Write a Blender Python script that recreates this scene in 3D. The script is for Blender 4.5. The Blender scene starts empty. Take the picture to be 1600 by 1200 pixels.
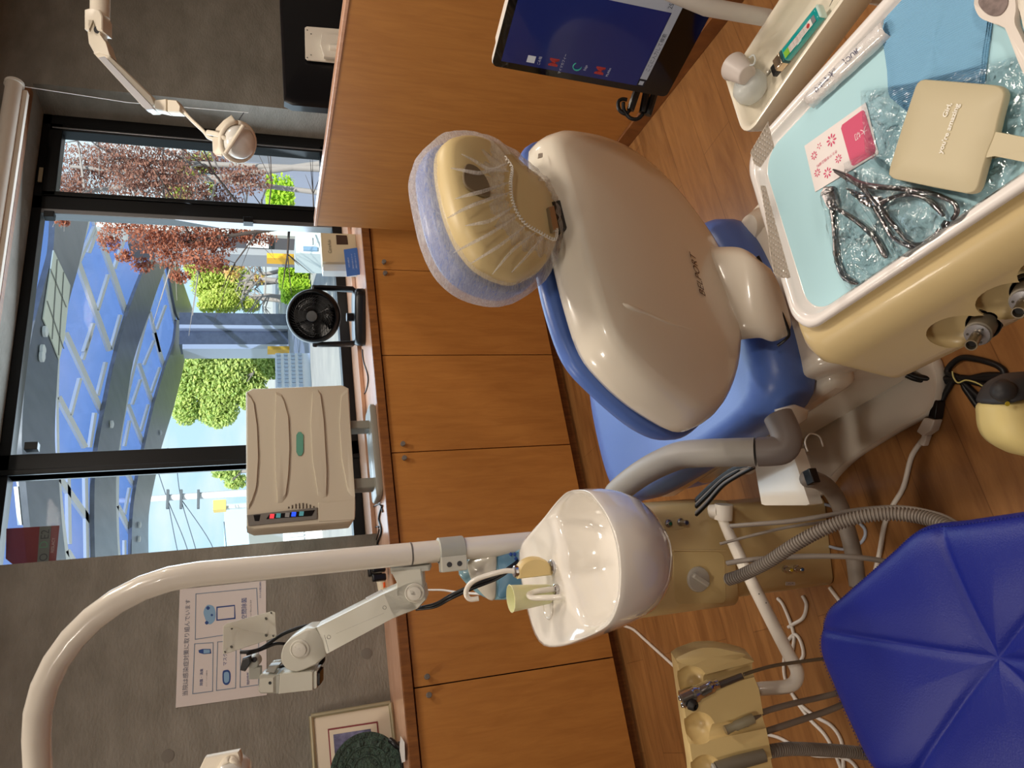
import bpy, bmesh, math, random
from mathutils import Vector, Matrix, noise
random.seed(7)
# ------------------------------------------------------------------ camera
F_PX=1145.0
def _axes(pitch,roll,yaw):
    cy,sy,cp,sp=math.cos(yaw),math.sin(yaw),math.cos(pitch),math.sin(pitch)
    f=Vector((sy*cp,cy*cp,-sp)); r=Vector((cy,-sy,0)); u=r.cross(f)
    cr,sr=math.cos(roll),math.sin(roll)
    return r*cr+u*sr, u*cr-r*sr, f
RIGHT,UP,FWD=_axes(math.radians(19.25),math.radians(-1.05),math.radians(25.2))
CAM=Vector((0,0,1.42))
cd=bpy.data.cameras.new('camera'); cam=bpy.data.objects.new('camera',cd)
bpy.context.scene.collection.objects.link(cam)
X_,Y_,Z_=-UP,RIGHT,-FWD            # the photograph was taken in portrait and is stored on its side
cam.matrix_world=Matrix(((X_.x,Y_.x,Z_.x,CAM.x),(X_.y,Y_.y,Z_.y,CAM.y),(X_.z,Y_.z,Z_.z,CAM.z),(0,0,0,1)))
cd.sensor_fit='HORIZONTAL'; cd.sensor_width=36; cd.lens=36*F_PX/1600; cd.clip_start=.05; cd.clip_end=500
S=bpy.context.scene; S.camera=cam
S.view_settings.view_transform='Standard'; S.view_settings.look='None'
S.view_settings.gamma=1; S.view_settings.use_curve_mapping=False; S.view_settings.exposure=0.0
# ------------------------------------------------------------------ world, sun, ceiling lights
w=bpy.data.worlds.new('sky'); S.world=w; w.use_nodes=True; nt=w.node_tree; nt.nodes.clear()
tc=nt.nodes.new('ShaderNodeTexCoord'); mp=nt.nodes.new('ShaderNodeMapping'); nz=nt.nodes.new('ShaderNodeTexNoise')
mp.inputs['Scale'].default_value=(3,3,7); nz.inputs['Scale'].default_value=1.6; nz.inputs['Detail'].default_value=6
cr=nt.nodes.new('ShaderNodeValToRGB'); cr.color_ramp.elements[0].position=.45; cr.color_ramp.elements[1].position=.68
cr.color_ramp.elements[0].color=(.58,.82,1,1); cr.color_ramp.elements[1].color=(.95,.98,1,1)
bg=nt.nodes.new('ShaderNodeBackground'); bg.inputs[1].default_value=1.2; out=nt.nodes.new('ShaderNodeOutputWorld')
nt.links.new(tc.outputs['Generated'],mp.inputs[0]); nt.links.new(mp.outputs[0],nz.inputs[0]); nt.links.new(nz.outputs[0],cr.inputs[0])
nt.links.new(cr.outputs[0],bg.inputs[0]); nt.links.new(bg.outputs[0],out.inputs[0])
def lamp(name,kind,loc,energy,color,size=None,target=None,rot=None,size_y=None):
    d=bpy.data.lights.new(name,kind); d.energy=energy; d.color=color
    o=bpy.data.objects.new(name,d); S.collection.objects.link(o); o.location=loc
    if kind=='AREA':
        d.shape='RECTANGLE'; d.size=size; d.size_y=size_y or size
    if target is not None: o.rotation_euler=(Vector(target)-Vector(loc)).to_track_quat('-Z','Y').to_euler()
    return o
sun=lamp('sun','SUN',(0,0,20),7.0,(1,.95,.84),target=(5,14,10)); sun.data.angle=.01
WARM=(1,.89,.76)
for i,(x,y,e) in enumerate(((-1.0,.3,13),(1.15,.3,19),(-.7,2.1,14),(1.5,1.75,19),(3.4,1.3,22),(.3,-1.6,24))):
    lamp('ceiling_lamp','AREA',(x,y,2.66),e,WARM,size=.32,target=(x,y,0))
wl=lamp('daylight_fill','AREA',(2.0,3.62,1.75),40,(.74,.87,1),size=2.3,size_y=1.3,target=(1.2,0,.9))  # added area light just outside the glass, strengthens the window light indoors
# ------------------------------------------------------------------ pixel rays (1600x1200 frame)
def ray(x,y):
    return RIGHT*((600-y)/F_PX)-UP*((x-800)/F_PX)+FWD
def PZ(x,y,z): d=ray(x,y); return CAM+d*((z-CAM.z)/d.z)
def PY(x,y,Y): d=ray(x,y); return CAM+d*(Y/d.y)
def PX(x,y,X): d=ray(x,y); return CAM+d*(X/d.x)
def PD(x,y,t): return CAM+ray(x,y)*t
def PP(x,y,p,n): d=ray(x,y); return CAM+d*((Vector(p)-CAM).dot(n)/d.dot(n))
def proj(p):
    q=Vector(p)-CAM; w_=q.dot(FWD); return 800-F_PX*q.dot(UP)/w_, 600-F_PX*q.dot(RIGHT)/w_, w_
def ZV(X,Y,x):
    a,b=-.5,3.5
    for _ in range(50):
        m=(a+b)/2
        if proj((X,Y,m))[0]>x: a=m
        else: b=m
    return a
# ------------------------------------------------------------------ materials
def lin(c): 
    c=c/255; return c/12.92 if c<=.04045 else ((c+.055)/1.055)**2.4
def C(r,g,b): return (lin(r),lin(g),lin(b),1)
MAT={}
def mat(name,col,rough=.5,metal=0,spec=None,alpha=1,trans=0,ior=1.45,emit=0,coat=0,noise_=None,bump=None,sss=0,sheen=0):
    if name in MAT: return MAT[name]
    m=bpy.data.materials.new(name); m.use_nodes=True; n=m.node_tree; b=n.nodes['Principled BSDF']
    b.inputs['Base Color'].default_value=C(*col); b.inputs['Roughness'].default_value=rough; b.inputs['Metallic'].default_value=metal
    if spec is not None: b.inputs['Specular IOR Level'].default_value=spec
    b.inputs['Alpha'].default_value=alpha; b.inputs['Transmission Weight'].default_value=trans; b.inputs['IOR'].default_value=ior
    if coat: b.inputs['Coat Weight'].default_value=coat; b.inputs['Coat Roughness'].default_value=.05
    if sheen: b.inputs['Sheen Weight'].default_value=sheen
    if emit: b.inputs['Emission Color'].default_value=C(*col); b.inputs['Emission Strength'].default_value=emit
    if sss: b.inputs['Subsurface Weight'].default_value=sss; b.inputs['Subsurface Scale'].default_value=.01
    if noise_ or bump:
        tc=n.nodes.new('ShaderNodeTexCoord'); mp=n.nodes.new('ShaderNodeMapping'); n.links.new(tc.outputs['Object'],mp.inputs[0])
    if noise_:   # (colour2, scale, (sx,sy,sz), lo, hi)
        c2,sc,sv,lo,hi=noise_; mp.inputs['Scale'].default_value=sv
        t=n.nodes.new('ShaderNodeTexNoise'); t.inputs['Scale'].default_value=sc; t.inputs['Detail'].default_value=6; t.inputs['Roughness'].default_value=.6
        r=n.nodes.new('ShaderNodeValToRGB'); r.color_ramp.elements[0].position=lo; r.color_ramp.elements[1].position=hi
        r.color_ramp.elements[0].color=C(*col); r.color_ramp.elements[1].color=C(*c2)
        n.links.new(mp.outputs[0],t.inputs[0]); n.links.new(t.outputs[0],r.inputs[0]); n.links.new(r.outputs[0],b.inputs['Base Color'])
    if bump:     # (scale, strength, distance)
        t=n.nodes.new('ShaderNodeTexNoise'); t.inputs['Scale'].default_value=bump[0]; t.inputs['Detail'].default_value=4
        bp=n.nodes.new('ShaderNodeBump'); bp.inputs['Strength'].default_value=bump[1]; bp.inputs['Distance'].default_value=bump[2]
        n.links.new(mp.outputs[0],t.inputs[0]); n.links.new(t.outputs[0],bp.inputs['Height']); n.links.new(bp.outputs[0],b.inputs['Normal'])
    MAT[name]=m; return m
def tinted_glass(name,col,refl=.06,film=0):
    m=bpy.data.materials.new(name); m.use_nodes=True; n=m.node_tree; n.nodes.clear()
    t=n.nodes.new('ShaderNodeBsdfTransparent'); t.inputs[0].default_value=col
    g=n.nodes.new('ShaderNodeBsdfGlossy'); g.inputs['Roughness'].default_value=.02
    fr=n.nodes.new('ShaderNodeFresnel'); fr.inputs[0].default_value=1.25 if refl<.05 else 1.45
    mx=n.nodes.new('ShaderNodeMixShader'); o=n.nodes.new('ShaderNodeOutputMaterial')
    sc_=n.nodes.new('ShaderNodeMath'); sc_.operation='MULTIPLY'; sc_.inputs[1].default_value=.12 if refl<.05 else 1; n.links.new(fr.outputs[0],sc_.inputs[0])
    n.links.new(sc_.outputs[0],mx.inputs[0]); n.links.new(t.outputs[0],mx.inputs[1]); n.links.new(g.outputs[0],mx.inputs[2]); last=mx
    if film:
        d=n.nodes.new('ShaderNodeBsdfDiffuse'); d.inputs[0].default_value=film[0]; m2=n.nodes.new('ShaderNodeMixShader'); m2.inputs[0].default_value=film[1]
        n.links.new(mx.outputs[0],m2.inputs[1]); n.links.new(d.outputs[0],m2.inputs[2]); last=m2
    n.links.new(last.outputs[0],o.inputs[0]); MAT[name]=m; return m
def leaf_mat(name,c1,c2,tr=.4):
    m=bpy.data.materials.new(name); m.use_nodes=True; n=m.node_tree; n.nodes.clear()
    geo=n.nodes.new('ShaderNodeNewGeometry'); r=n.nodes.new('ShaderNodeValToRGB')
    r.color_ramp.elements[0].color=C(*c1); r.color_ramp.elements[1].color=C(*c2)
    d=n.nodes.new('ShaderNodeBsdfDiffuse'); t=n.nodes.new('ShaderNodeBsdfTranslucent'); mx=n.nodes.new('ShaderNodeMixShader'); mx.inputs[0].default_value=tr
    o=n.nodes.new('ShaderNodeOutputMaterial')
    n.links.new(geo.outputs['Random Per Island'],r.inputs[0]); n.links.new(r.outputs[0],d.inputs[0]); n.links.new(r.outputs[0],t.inputs[0])
    n.links.new(d.outputs[0],mx.inputs[1]); n.links.new(t.outputs[0],mx.inputs[2]); n.links.new(mx.outputs[0],o.inputs[0]); MAT[name]=m; return m
def wood_mat(name,c1,c2,sv,rough=.38,planks=None,sc=4):
    m=bpy.data.materials.new(name); m.use_nodes=True; n=m.node_tree; b=n.nodes['Principled BSDF']; L=n.links
    tc=n.nodes.new('ShaderNodeTexCoord'); mp=n.nodes.new('ShaderNodeMapping'); mp.inputs['Scale'].default_value=sv
    vec=tc.outputs['Object']
    if planks:
        rt=n.nodes.new('ShaderNodeMapping'); rt.inputs['Rotation'].default_value=(0,0,planks[2]); L.new(vec,rt.inputs[0]); vec=rt.outputs[0]
    L.new(vec,mp.inputs[0])
    t=n.nodes.new('ShaderNodeTexNoise'); t.inputs['Scale'].default_value=sc; t.inputs['Detail'].default_value=8; t.inputs['Roughness'].default_value=.62; t.inputs['Distortion'].default_value=.6
    r=n.nodes.new('ShaderNodeValToRGB'); r.color_ramp.elements[0].position=.36; r.color_ramp.elements[1].position=.66
    r.color_ramp.elements[0].color=C(*c2); r.color_ramp.elements[1].color=C(*c1)
    L.new(mp.outputs[0],t.inputs[0]); L.new(t.outputs[0],r.inputs[0]); last=r.outputs[0]
    if planks:
        br=n.nodes.new('ShaderNodeTexBrick'); br.inputs['Scale'].default_value=1; br.offset=.37
        br.inputs['Brick Width'].default_value=planks[0]; br.inputs['Row Height'].default_value=planks[1]
        br.inputs['Mortar Size'].default_value=.0015; br.inputs['Mortar Smooth'].default_value=.3
        br.inputs['Color1'].default_value=(.88,.88,.88,1); br.inputs['Color2'].default_value=(1.02,1.02,1.02,1); br.inputs['Mortar'].default_value=(.62,.58,.55,1)
        L.new(vec,br.inputs[0]); mu=n.nodes.new('ShaderNodeMix'); mu.data_type='RGBA'; mu.blend_type='MULTIPLY'; mu.inputs[0].default_value=1
        L.new(last,mu.inputs[6]); L.new(br.outputs[0],mu.inputs[7]); last=mu.outputs[2]
    L.new(last,b.inputs['Base Color']); b.inputs['Roughness'].default_value=rough
    MAT[name]=m; return m
# ------------------------------------------------------------------ mesh helpers
WL={}
def obj(name,bm,m,parent=None,sharp=35,sub=0,bevel=0,kind=None,label=None,cat=None,group=None,solid=0):
    me=bpy.data.meshes.new(name)
    bmesh.ops.recalc_face_normals(bm,faces=bm.faces)
    vs=[v.co.copy() for v in bm.verts]
    lo=Vector((min(v.x for v in vs),min(v.y for v in vs),min(v.z for v in vs))); hi=Vector((max(v.x for v in vs),max(v.y for v in vs),max(v.z for v in vs)))
    org=Vector(((lo.x+hi.x)/2,(lo.y+hi.y)/2,lo.z))
    for v in bm.verts: v.co-=org
    bm.to_mesh(me); bm.free(); me.materials.append(m)
    o=bpy.data.objects.new(name,me); S.collection.objects.link(o)
    if parent: o.parent=parent; o.location=org-WL[parent.name]
    else: o.location=org
    WL[o.name]=org
    if sharp is not None:
        me.shade_smooth()
        if sharp<180: me.set_sharp_from_angle(angle=math.radians(sharp))
    if solid: s=o.modifiers.new('thickness','SOLIDIFY'); s.thickness=solid; s.offset=0
    if bevel: b=o.modifiers.new('bevel','BEVEL'); b.width=bevel; b.segments=3; b.limit_method='ANGLE'; b.angle_limit=math.radians(40)
    if sub: s=o.modifiers.new('sub','SUBSURF'); s.levels=sub; s.render_levels=sub
    if kind: o['kind']=kind
    if label: o['label']=label
    if cat: o['category']=cat
    if group: o['group']=group
    return o
def thing(name,label,cat,loc,group=None,kind=None):
    o=bpy.data.objects.new(name,None); S.collection.objects.link(o); o.location=loc; o.empty_display_size=.05
    WL[o.name]=Vector(loc)
    if label: o['label']=label
    if cat: o['category']=cat
    if group: o['group']=group
    if kind: o['kind']=kind
    return o
def NB(): return bmesh.new()
def frame(d,up=None):
    d=Vector(d).normalized(); up=Vector(up) if up else (Vector((0,0,1)) if abs(d.z)<.95 else Vector((1,0,0)))
    a=up.cross(d)
    if a.length<1e-6: a=Vector((1,0,0)).cross(d)
    a.normalize(); return a,d.cross(a)
def box(bm,c,s,ax=None):
    """c centre, s sizes, ax optional three axes"""
    ax=ax or (Vector((1,0,0)),Vector((0,1,0)),Vector((0,0,1))); c=Vector(c)
    v=[bm.verts.new(c+ax[0]*(i*s[0]/2)+ax[1]*(j*s[1]/2)+ax[2]*(k*s[2]/2)) for i in (-1,1) for j in (-1,1) for k in (-1,1)]
    for f in ((0,1,3,2),(4,6,7,5),(0,4,5,1),(2,3,7,6),(0,2,6,4),(1,5,7,3)): bm.faces.new([v[i] for i in f])
    return bm
def bx(bm,x0,x1,y0,y1,z0,z1): return box(bm,((x0+x1)/2,(y0+y1)/2,(z0+z1)/2),(abs(x1-x0),abs(y1-y0),abs(z1-z0)))
def loft(bm,rings,closed=True,cap0=True,cap1=True):
    R=[[bm.verts.new(p) for p in r] for r in rings]; n=len(R[0])
    for a,b in zip(R,R[1:]):
        for i in range(n if closed else n-1):
            j=(i+1)%n; bm.faces.new((a[i],a[j],b[j],b[i]))
    def cap(r,flip):
        c=bm.verts.new(sum((v.co for v in r),Vector())/n)
        for i in range(n):
            j=(i+1)%n; bm.faces.new((r[j],r[i],c) if not flip else (r[i],r[j],c))
    if cap0: cap(R[0],0)
    if cap1: cap(R[-1],1)
    return bm
def catmull(p,k=6,closed=False):
    p=[Vector(q) for q in p]; n=len(p); out=[]
    for i in range(n if closed else n-1):
        if closed: a,b,c,d=p[i-1],p[i],p[(i+1)%n],p[(i+2)%n]
        else: a,b,c,d=p[max(i-1,0)],p[i],p[i+1],p[min(i+2,n-1)]
        for j in range(k):
            t=j/k; out.append(.5*((2*b)+(c-a)*t+(2*a-5*b+4*c-d)*t*t+(3*b-a-3*c+d)*t**3))
    if not closed: out.append(p[-1])
    return out
def resample(p,n,closed=True):
    p=[Vector(q) for q in p]; q=p+[p[0]] if closed else p
    L=[0]
    for a,b in zip(q,q[1:]): L.append(L[-1]+(b-a).length)
    out=[]; k=0
    for i in range(n):
        s=L[-1]*i/(n if closed else n-1)
        while k<len(L)-2 and L[k+1]<s: k+=1
        t=(s-L[k])/max(L[k+1]-L[k],1e-9); out.append(q[k].lerp(q[k+1],min(t,1)))
    return out
def tube(bm,pts,r,seg=10,caps=True,ribs=None,flat=None):
    """pts list, r radius or list"""
    pts=[Vector(p) for p in pts]; n=len(pts); rr=r if isinstance(r,(list,tuple)) else [r]*n
    T=[(pts[min(i+1,n-1)]-pts[max(i-1,0)]).normalized() for i in range(n)]
    a,b=frame(T[0]); rings=[]
    for i in range(n):
        a=(a-T[i]*a.dot(T[i])).normalized(); b=T[i].cross(a)
        rings.append([pts[i]+(a*math.cos(2*math.pi*k/seg)+b*math.sin(2*math.pi*k/seg)*(flat or 1))*rr[i] for k in range(seg)])
    return loft(bm,rings,True,caps,caps)
def corr(bm,pts,r,pitch=.0065,seg=16,amp=.12):
    """corrugated hose"""
    p=catmull(pts,10); L=sum((b-a).length for a,b in zip(p,p[1:])); n=max(8,int(L/pitch)*4)
    p=resample(p,n,False); return tube(bm,p,[r*(1+amp*(1 if (i//2)%2 else -1)) for i in range(n)],seg)
def cyl(bm,p0,p1,r,seg=24,r1=None): return tube(bm,[p0,p1],[r,r if r1 is None else r1],seg)
def lathe(bm,base,axis,prof,seg=32,ref=None):
    """prof list of (radius, height along the axis)"""
    ax=Vector(axis).normalized(); a,b=frame(ax,ref); base=Vector(base)
    rings=[[base+ax*h+(a*math.cos(2*math.pi*k/seg)+b*math.sin(2*math.pi*k/seg))*max(r,1e-4) for k in range(seg)] for r,h in prof]
    return loft(bm,rings)
def cent(p): return sum(p,Vector())/len(p)
def contour(bm,outline,N,levels,caps=(True,True),centre=None):
    """stack scaled copies of a closed outline along N: levels = (scale, offset)"""
    c=centre or cent(outline); N=Vector(N).normalized()
    return loft(bm,[[c+(p-c)*s+N*o for p in outline] for s,o in levels],True,*caps)
def plate(bm,outline,N,th,b=None):
    b=b if b is not None else th*.25
    c=cent(outline); r=sum((p-c).length for p in outline)/len(outline); k=1-b/r
    return contour(bm,outline,N,((k,-th/2),(1,-th/2+b),(1,th/2-b),(k,th/2)))
def rrect(c,a,b,w,h,r,k=5):
    """rounded rectangle: centre c, axes a,b"""
    c=Vector(c);a=Vector(a).normalized();b=Vector(b).normalized(); out=[]
    for sx,sy,t0 in ((1,1,0),(-1,1,90),(-1,-1,180),(1,-1,270)):
        for i in range(k+1):
            t=math.radians(t0+90*i/k); out.append(c+a*(sx*(w/2-r)+r*math.cos(t))+b*(sy*(h/2-r)+r*math.sin(t)))
    return out
FONT={}
def text(name,s,c,a,b,size,m,parent,depth=.0004,align='CENTER',off=.0004,label=None,shear=0,bold=0,kind=None,width=None):
    """flat lettering centred at c, reading along a, up along b"""
    cu=bpy.data.curves.new(name,'FONT'); cu.body=s; cu.size=size; cu.align_x=align; cu.align_y='CENTER'; cu.shear=shear; cu.offset=bold; cu.resolution_u=3
    t=bpy.data.objects.new('tmp',cu); S.collection.objects.link(t); dg=bpy.context.evaluated_depsgraph_get()
    me=bpy.data.meshes.new_from_object(t.evaluated_get(dg)); bpy.data.objects.remove(t); bpy.data.curves.remove(cu)
    a=Vector(a).normalized(); b=Vector(b); b=(b-a*b.dot(a)).normalized(); n=a.cross(b); c=Vector(c)
    bm=NB(); bm.from_mesh(me); bpy.data.meshes.remove(me)
    if not bm.verts: bm.free(); return None
    k_=1
    if width: xs=[v.co.x for v in bm.verts]; k_=width/(max(xs)-min(xs))
    for v in bm.verts: v.co*=k_
    for v in bm.verts: v.co=c+a*v.co.x+b*v.co.y+n*off
    return obj(name,bm,m,parent,sharp=None,label=label,kind=kind)
def dup(root,mat4=None,label=None,loc=None,rotz=None):
    r=root.copy(); S.collection.objects.link(r)
    if loc is not None: r.location=loc
    if rotz is not None: r.rotation_euler=(0,0,rotz)
    if label: r['label']=label
    for ch in list(root.children):
        c=ch.copy(); S.collection.objects.link(c); c.parent=r
        for g in ch.children:
            d=g.copy(); S.collection.objects.link(d); d.parent=c
    return r
EX=Vector((1,0,0)); EY=Vector((0,1,0)); EZ=Vector((0,0,1))
# ------------------------------------------------------------------ palette
wood=wood_mat('maple_laminate',(186,127,63),(172,114,55),(9,9,1.2),.42)
wood_v=wood_mat('maple_laminate_upright',(178,113,62),(160,97,50),(9,9,1.0),.42)
edge_wood=wood_mat('dark_wood_edge',(140,88,40),(112,66,28),(14,2,2),.5)
ledge_wood=wood_mat('pale_worktop_laminate',(214,168,140),(200,152,122),(1.5,9,1.5),.22)
floor_m=wood_mat('wood_floor_boards',(160,112,64),(132,88,48),(1.0,7,1),.36,planks=(.9,.152,0))
concrete=mat('board_formed_concrete',(142,136,126),.85,noise_=((116,110,100),4.5,(1,1,2.2),.3,.75),bump=(50,.4,.012))
white=mat('white_enamel',(236,229,216),.22,coat=.4)
cream=mat('cream_plastic',(206,184,136),.34,coat=.15)
cream_w=mat('warm_white_plastic',(236,228,212),.24,coat=.5)
black=mat('black_plastic',(14,14,17),.32)
blackm=mat('black_aluminium',(15,15,17),.42,metal=.2)
grey=mat('grey_plastic',(166,162,154),.45)
greyd=mat('dark_grey_plastic',(62,62,64),.5)
steel=mat('brushed_steel',(176,172,168),.28,metal=1)
chrome=mat('chrome',(210,210,212),.1,metal=1)
hose=mat('grey_hose',(134,124,114),.5)
cable_w=mat('white_cable',(222,215,206),.4)
cable_b=mat('black_cable',(16,16,18),.42)
blue_v=mat('blue_vinyl',(92,124,200),.34,spec=.5,bump=(260,.08,.002))
paper=mat('white_paper',(226,220,216),.8)
# ================================================================== the room
YW=3.25; YG=3.49; XR=3.28; XL=.806; ZT=2.47; ZS=.945
bm=NB(); bx(bm,-3.2,5.2,-3.2,3.6,-.12,0); obj('floor',bm,floor_m,kind='structure',sharp=None)
bm=NB(); bx(bm,-3.2,5.2,-3.2,3.56,2.72,2.9); obj('ceiling',bm,mat('white_ceiling',(222,216,206),.9),kind='structure',sharp=None)
bm=NB()
bx(bm,-3.2,XL,YW,3.56,0,2.72); bx(bm,XR,5.2,YW,3.56,0,2.72); bx(bm,XL,XR,YW,3.56,0,.925); bx(bm,XL,XR,YW,3.56,2.47,2.72)
obj('wall_back',bm,concrete,kind='structure',sharp=None)
for n,a in (('wall_left',(-3.3,-3.2,-3.2,3.56)),('wall_right',(5.2,5.3,-3.2,3.56)),('wall_front',(-3.3,5.3,-3.3,-3.2))):
    bm=NB(); bx(bm,*a,0,2.72); obj(n,bm,concrete,kind='structure',sharp=None)
# small form-tie cones in the concrete and board joints
t=thing('trim_1',None,None,(0,YW,1),kind='structure')
cone=mat('tie_hole_mortar',(118,112,104),.9)
for x,y,r in ((573,1021,.022),(262,1181,.022),(48,1152,.012)):
    p=PY(x,y,YW); bm=NB(); lathe(bm,p+EY*.004,-EY,((r,0),(r,.006),(r*.9,.0065))); obj('tie_cone',bm,cone,t)
# sill ledge, timber strip above the window
bm=NB(); bx(bm,XL,XR,YW-.005,3.56,.925,ZS); obj('trim_2',bm,ledge_wood,kind='structure',bevel=.003)
bm=NB(); bx(bm,XL-.1,XR-.07,YW-.045,YW-.0,2.462,2.50); obj('trim_3',bm,edge_wood,kind='structure',bevel=.003)
# ------------------------------------------------------------------ window
win=thing('window_1',None,None,(2,YG,ZS),kind='structure')
silver=mat('anodised_silver',(150,150,152),.35,metal=.8)
def bar(x0,x1,z0,z1,y0=YG-.03,y1=YG+.05,m=None,name='frame_bar'):
    bm=NB(); bx(bm,x0,x1,y0,y1,z0,z1); return obj(name,bm,m or blackm,win,bevel=.003)
def xat(px,py,Y=YG): return PY(px,py,Y).x
xa0=xat(497,341); xa1=xat(495,352); xa0,xa1=min(xa0,xa1),max(xa0,xa1)
bar(XL,XR,ZS,.998); bar(XL,XR,ZT-.045,2.47); bar(XL,XL+.018,ZS,ZT); bar(XR-.07,XR,ZS,ZT)
bar(2.655,2.735,ZS,ZT)                                  # mullion between casement and centre light
bar(2.63,2.66,ZS,ZT,YG-.028,YG+.03,silver,'silver_edge'); bar(XR-.105,XR-.095,ZS+.05,ZT-.05,YG-.045,YG+.03,silver,'silver_edge')
bar(XR-.115,XR-.07,.998,ZT-.04,YG-.04,YG+.03); bar(2.735,2.76,.998,ZT-.04,YG-.04,YG+.03)      # casement sash
bar(2.735,XR-.07,ZT-.10,ZT-.04,YG-.04,YG+.03); bar(2.735,XR-.07,.998,1.04,YG-.04,YG+.03)
bar(1.262,1.335,ZS,ZT); bar(1.238,1.262,ZS,ZT,YG-.04,YG+.04)
bar(1.10+.138,1.262,ZS,ZT)
for x,z0,z1,nm in ((2.60,2.36,2.405,'latch'),(1.36,2.32,2.37,'latch'),(2.63,1.42,1.47,'latch')):
    bm=NB(); bx(bm,x-.015,x+.02,YG-.06,YG-.02,z0,z1); obj(nm,bm,black,win,bevel=.002)
bm=NB(); bx(bm,2.81,2.90,YG-.047,YG-.041,2.435,2.452); obj('maker_sticker',bm,mat('sticker',(190,180,150),.6),win)
glass=tinted_glass('window_glass',(.93,.96,.96,1),.03)
for x0,x1 in ((XL+.018,1.262),(1.335,2.655),(2.76,XR-.115)):
    bm=NB(); bx(bm,x0,x1,YG+.004,YG+.010,.998,ZT-.045); obj('pane',bm,glass,win,sharp=None)
# reflection of a red notice, painted as a tinted film on the left pane
sign=thing('sign_reflection','reflection of a red notice with grey band of letters, painted at top of the left window pane','sign',PY(60,860,YG-.01))
q=[PY(x,y,YG-.008) for x,y in ((10,826),(93,821),(86,893),(37,896),(9,873))]
film=tinted_glass('red_reflection',(.55,.38,.38,1),.03,film=(C(150,84,84),.62))
bm=NB(); plate(bm,q,EY,.003,.0005); obj('film',bm,film,sign,sharp=None)
q=[PY(x,y,YG-.012) for x,y in ((62,823),(80,822),(75,893),(57,894))]
bm=NB(); plate(bm,q,EY,.001,.0002); obj('band',bm,mat('reflected_grey',(104,110,106),.6),sign,sharp=None)
c0=PY(70,858,YG-.014); h_=(PY(62,858,YG)-PY(78,858,YG)).length
text('lettering','MO',PY(68,877,YG-.013),EX,EZ,h_*1.15,mat('reflected_ink',(70,74,76),.7),sign)
text('lettering','D',PY(69,851,YG-.013),EX,EZ,h_*1.15,mat('reflected_green',(96,142,116),.7),sign)
text('lettering','E2',PY(71,835,YG-.013),EX,EZ,h_*1.15,MAT['reflected_ink'],sign)
text('small_lettering','RESLACY',PY(83,852,YG-.011),EX,EZ,h_*.42,mat('reflected_pale_ink',(176,150,146),.7),sign)
# ------------------------------------------------------------------ roller blind
bl=thing('roller_blind','rolled up off-white roller blind above the window','roller blind',(2.0,YW-.13,2.5))
zb=2.505
bm=NB(); tube(bm,[(.3,YW-.13,zb),(3.12,YW-.13,zb)],.036,24); obj('roll',bm,mat('blind_fabric',(222,208,190),.7),bl)
bm=NB(); bx(bm,.3,3.11,YW-.12,YW-.085,zb-.055,zb-.03); obj('bottom_rail',bm,MAT['blind_fabric'],bl,bevel=.004)
bm=NB(); tube(bm,[(3.12,YW-.13,zb),(3.135,YW-.13,zb)],.043,24); obj('end_cap',bm,white,bl)
bm=NB(); tube(bm,[(3.13,YW-.12,zb-.04),PY(200,160,YW-.06),PY(388,176,YW-.06)],.0018,6); obj('pull_cord',bm,cable_w,bl)
# ------------------------------------------------------------------ partition on the right
A=PZ(867,372,0); B=PZ(1040,151,0)
d=(B-A); d.z=0; d.normalize(); nrm=Vector((-d.y,d.x,0)); 
if nrm.x<0: nrm=-nrm
zt=[]
for x,y in ((506,345),(531,0)):
    p=PP(x,y,A,nrm); zt.append(p)
ZP=(zt[0].z+zt[1].z)/2
A2=A-d*0; Bn=A+d*3.2
pt=thing('partition','tall orange maple partition panel right of the dental chair','partition',(A+Bn)/2)
bm=NB(); c=(A+Bn)/2+nrm*.02; box(bm,(c.x,c.y,ZP/2),((Bn-A).length,.04,ZP),(d,nrm,EZ)); obj('panel',bm,wood,pt,bevel=.001)
bm=NB(); box(bm,(c.x,c.y,ZP+.006),((Bn-A).length+.004,.045,.012),(d,nrm,EZ)); obj('top_cap',bm,ledge_wood,pt,bevel=.002)
bm=NB(); c2=(A+Bn)/2-nrm*.006; box(bm,(c2.x,c2.y,.03),((Bn-A).length,.012,.06),(d,nrm,EZ)); obj('skirting',bm,edge_wood,pt,bevel=.002)
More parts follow.
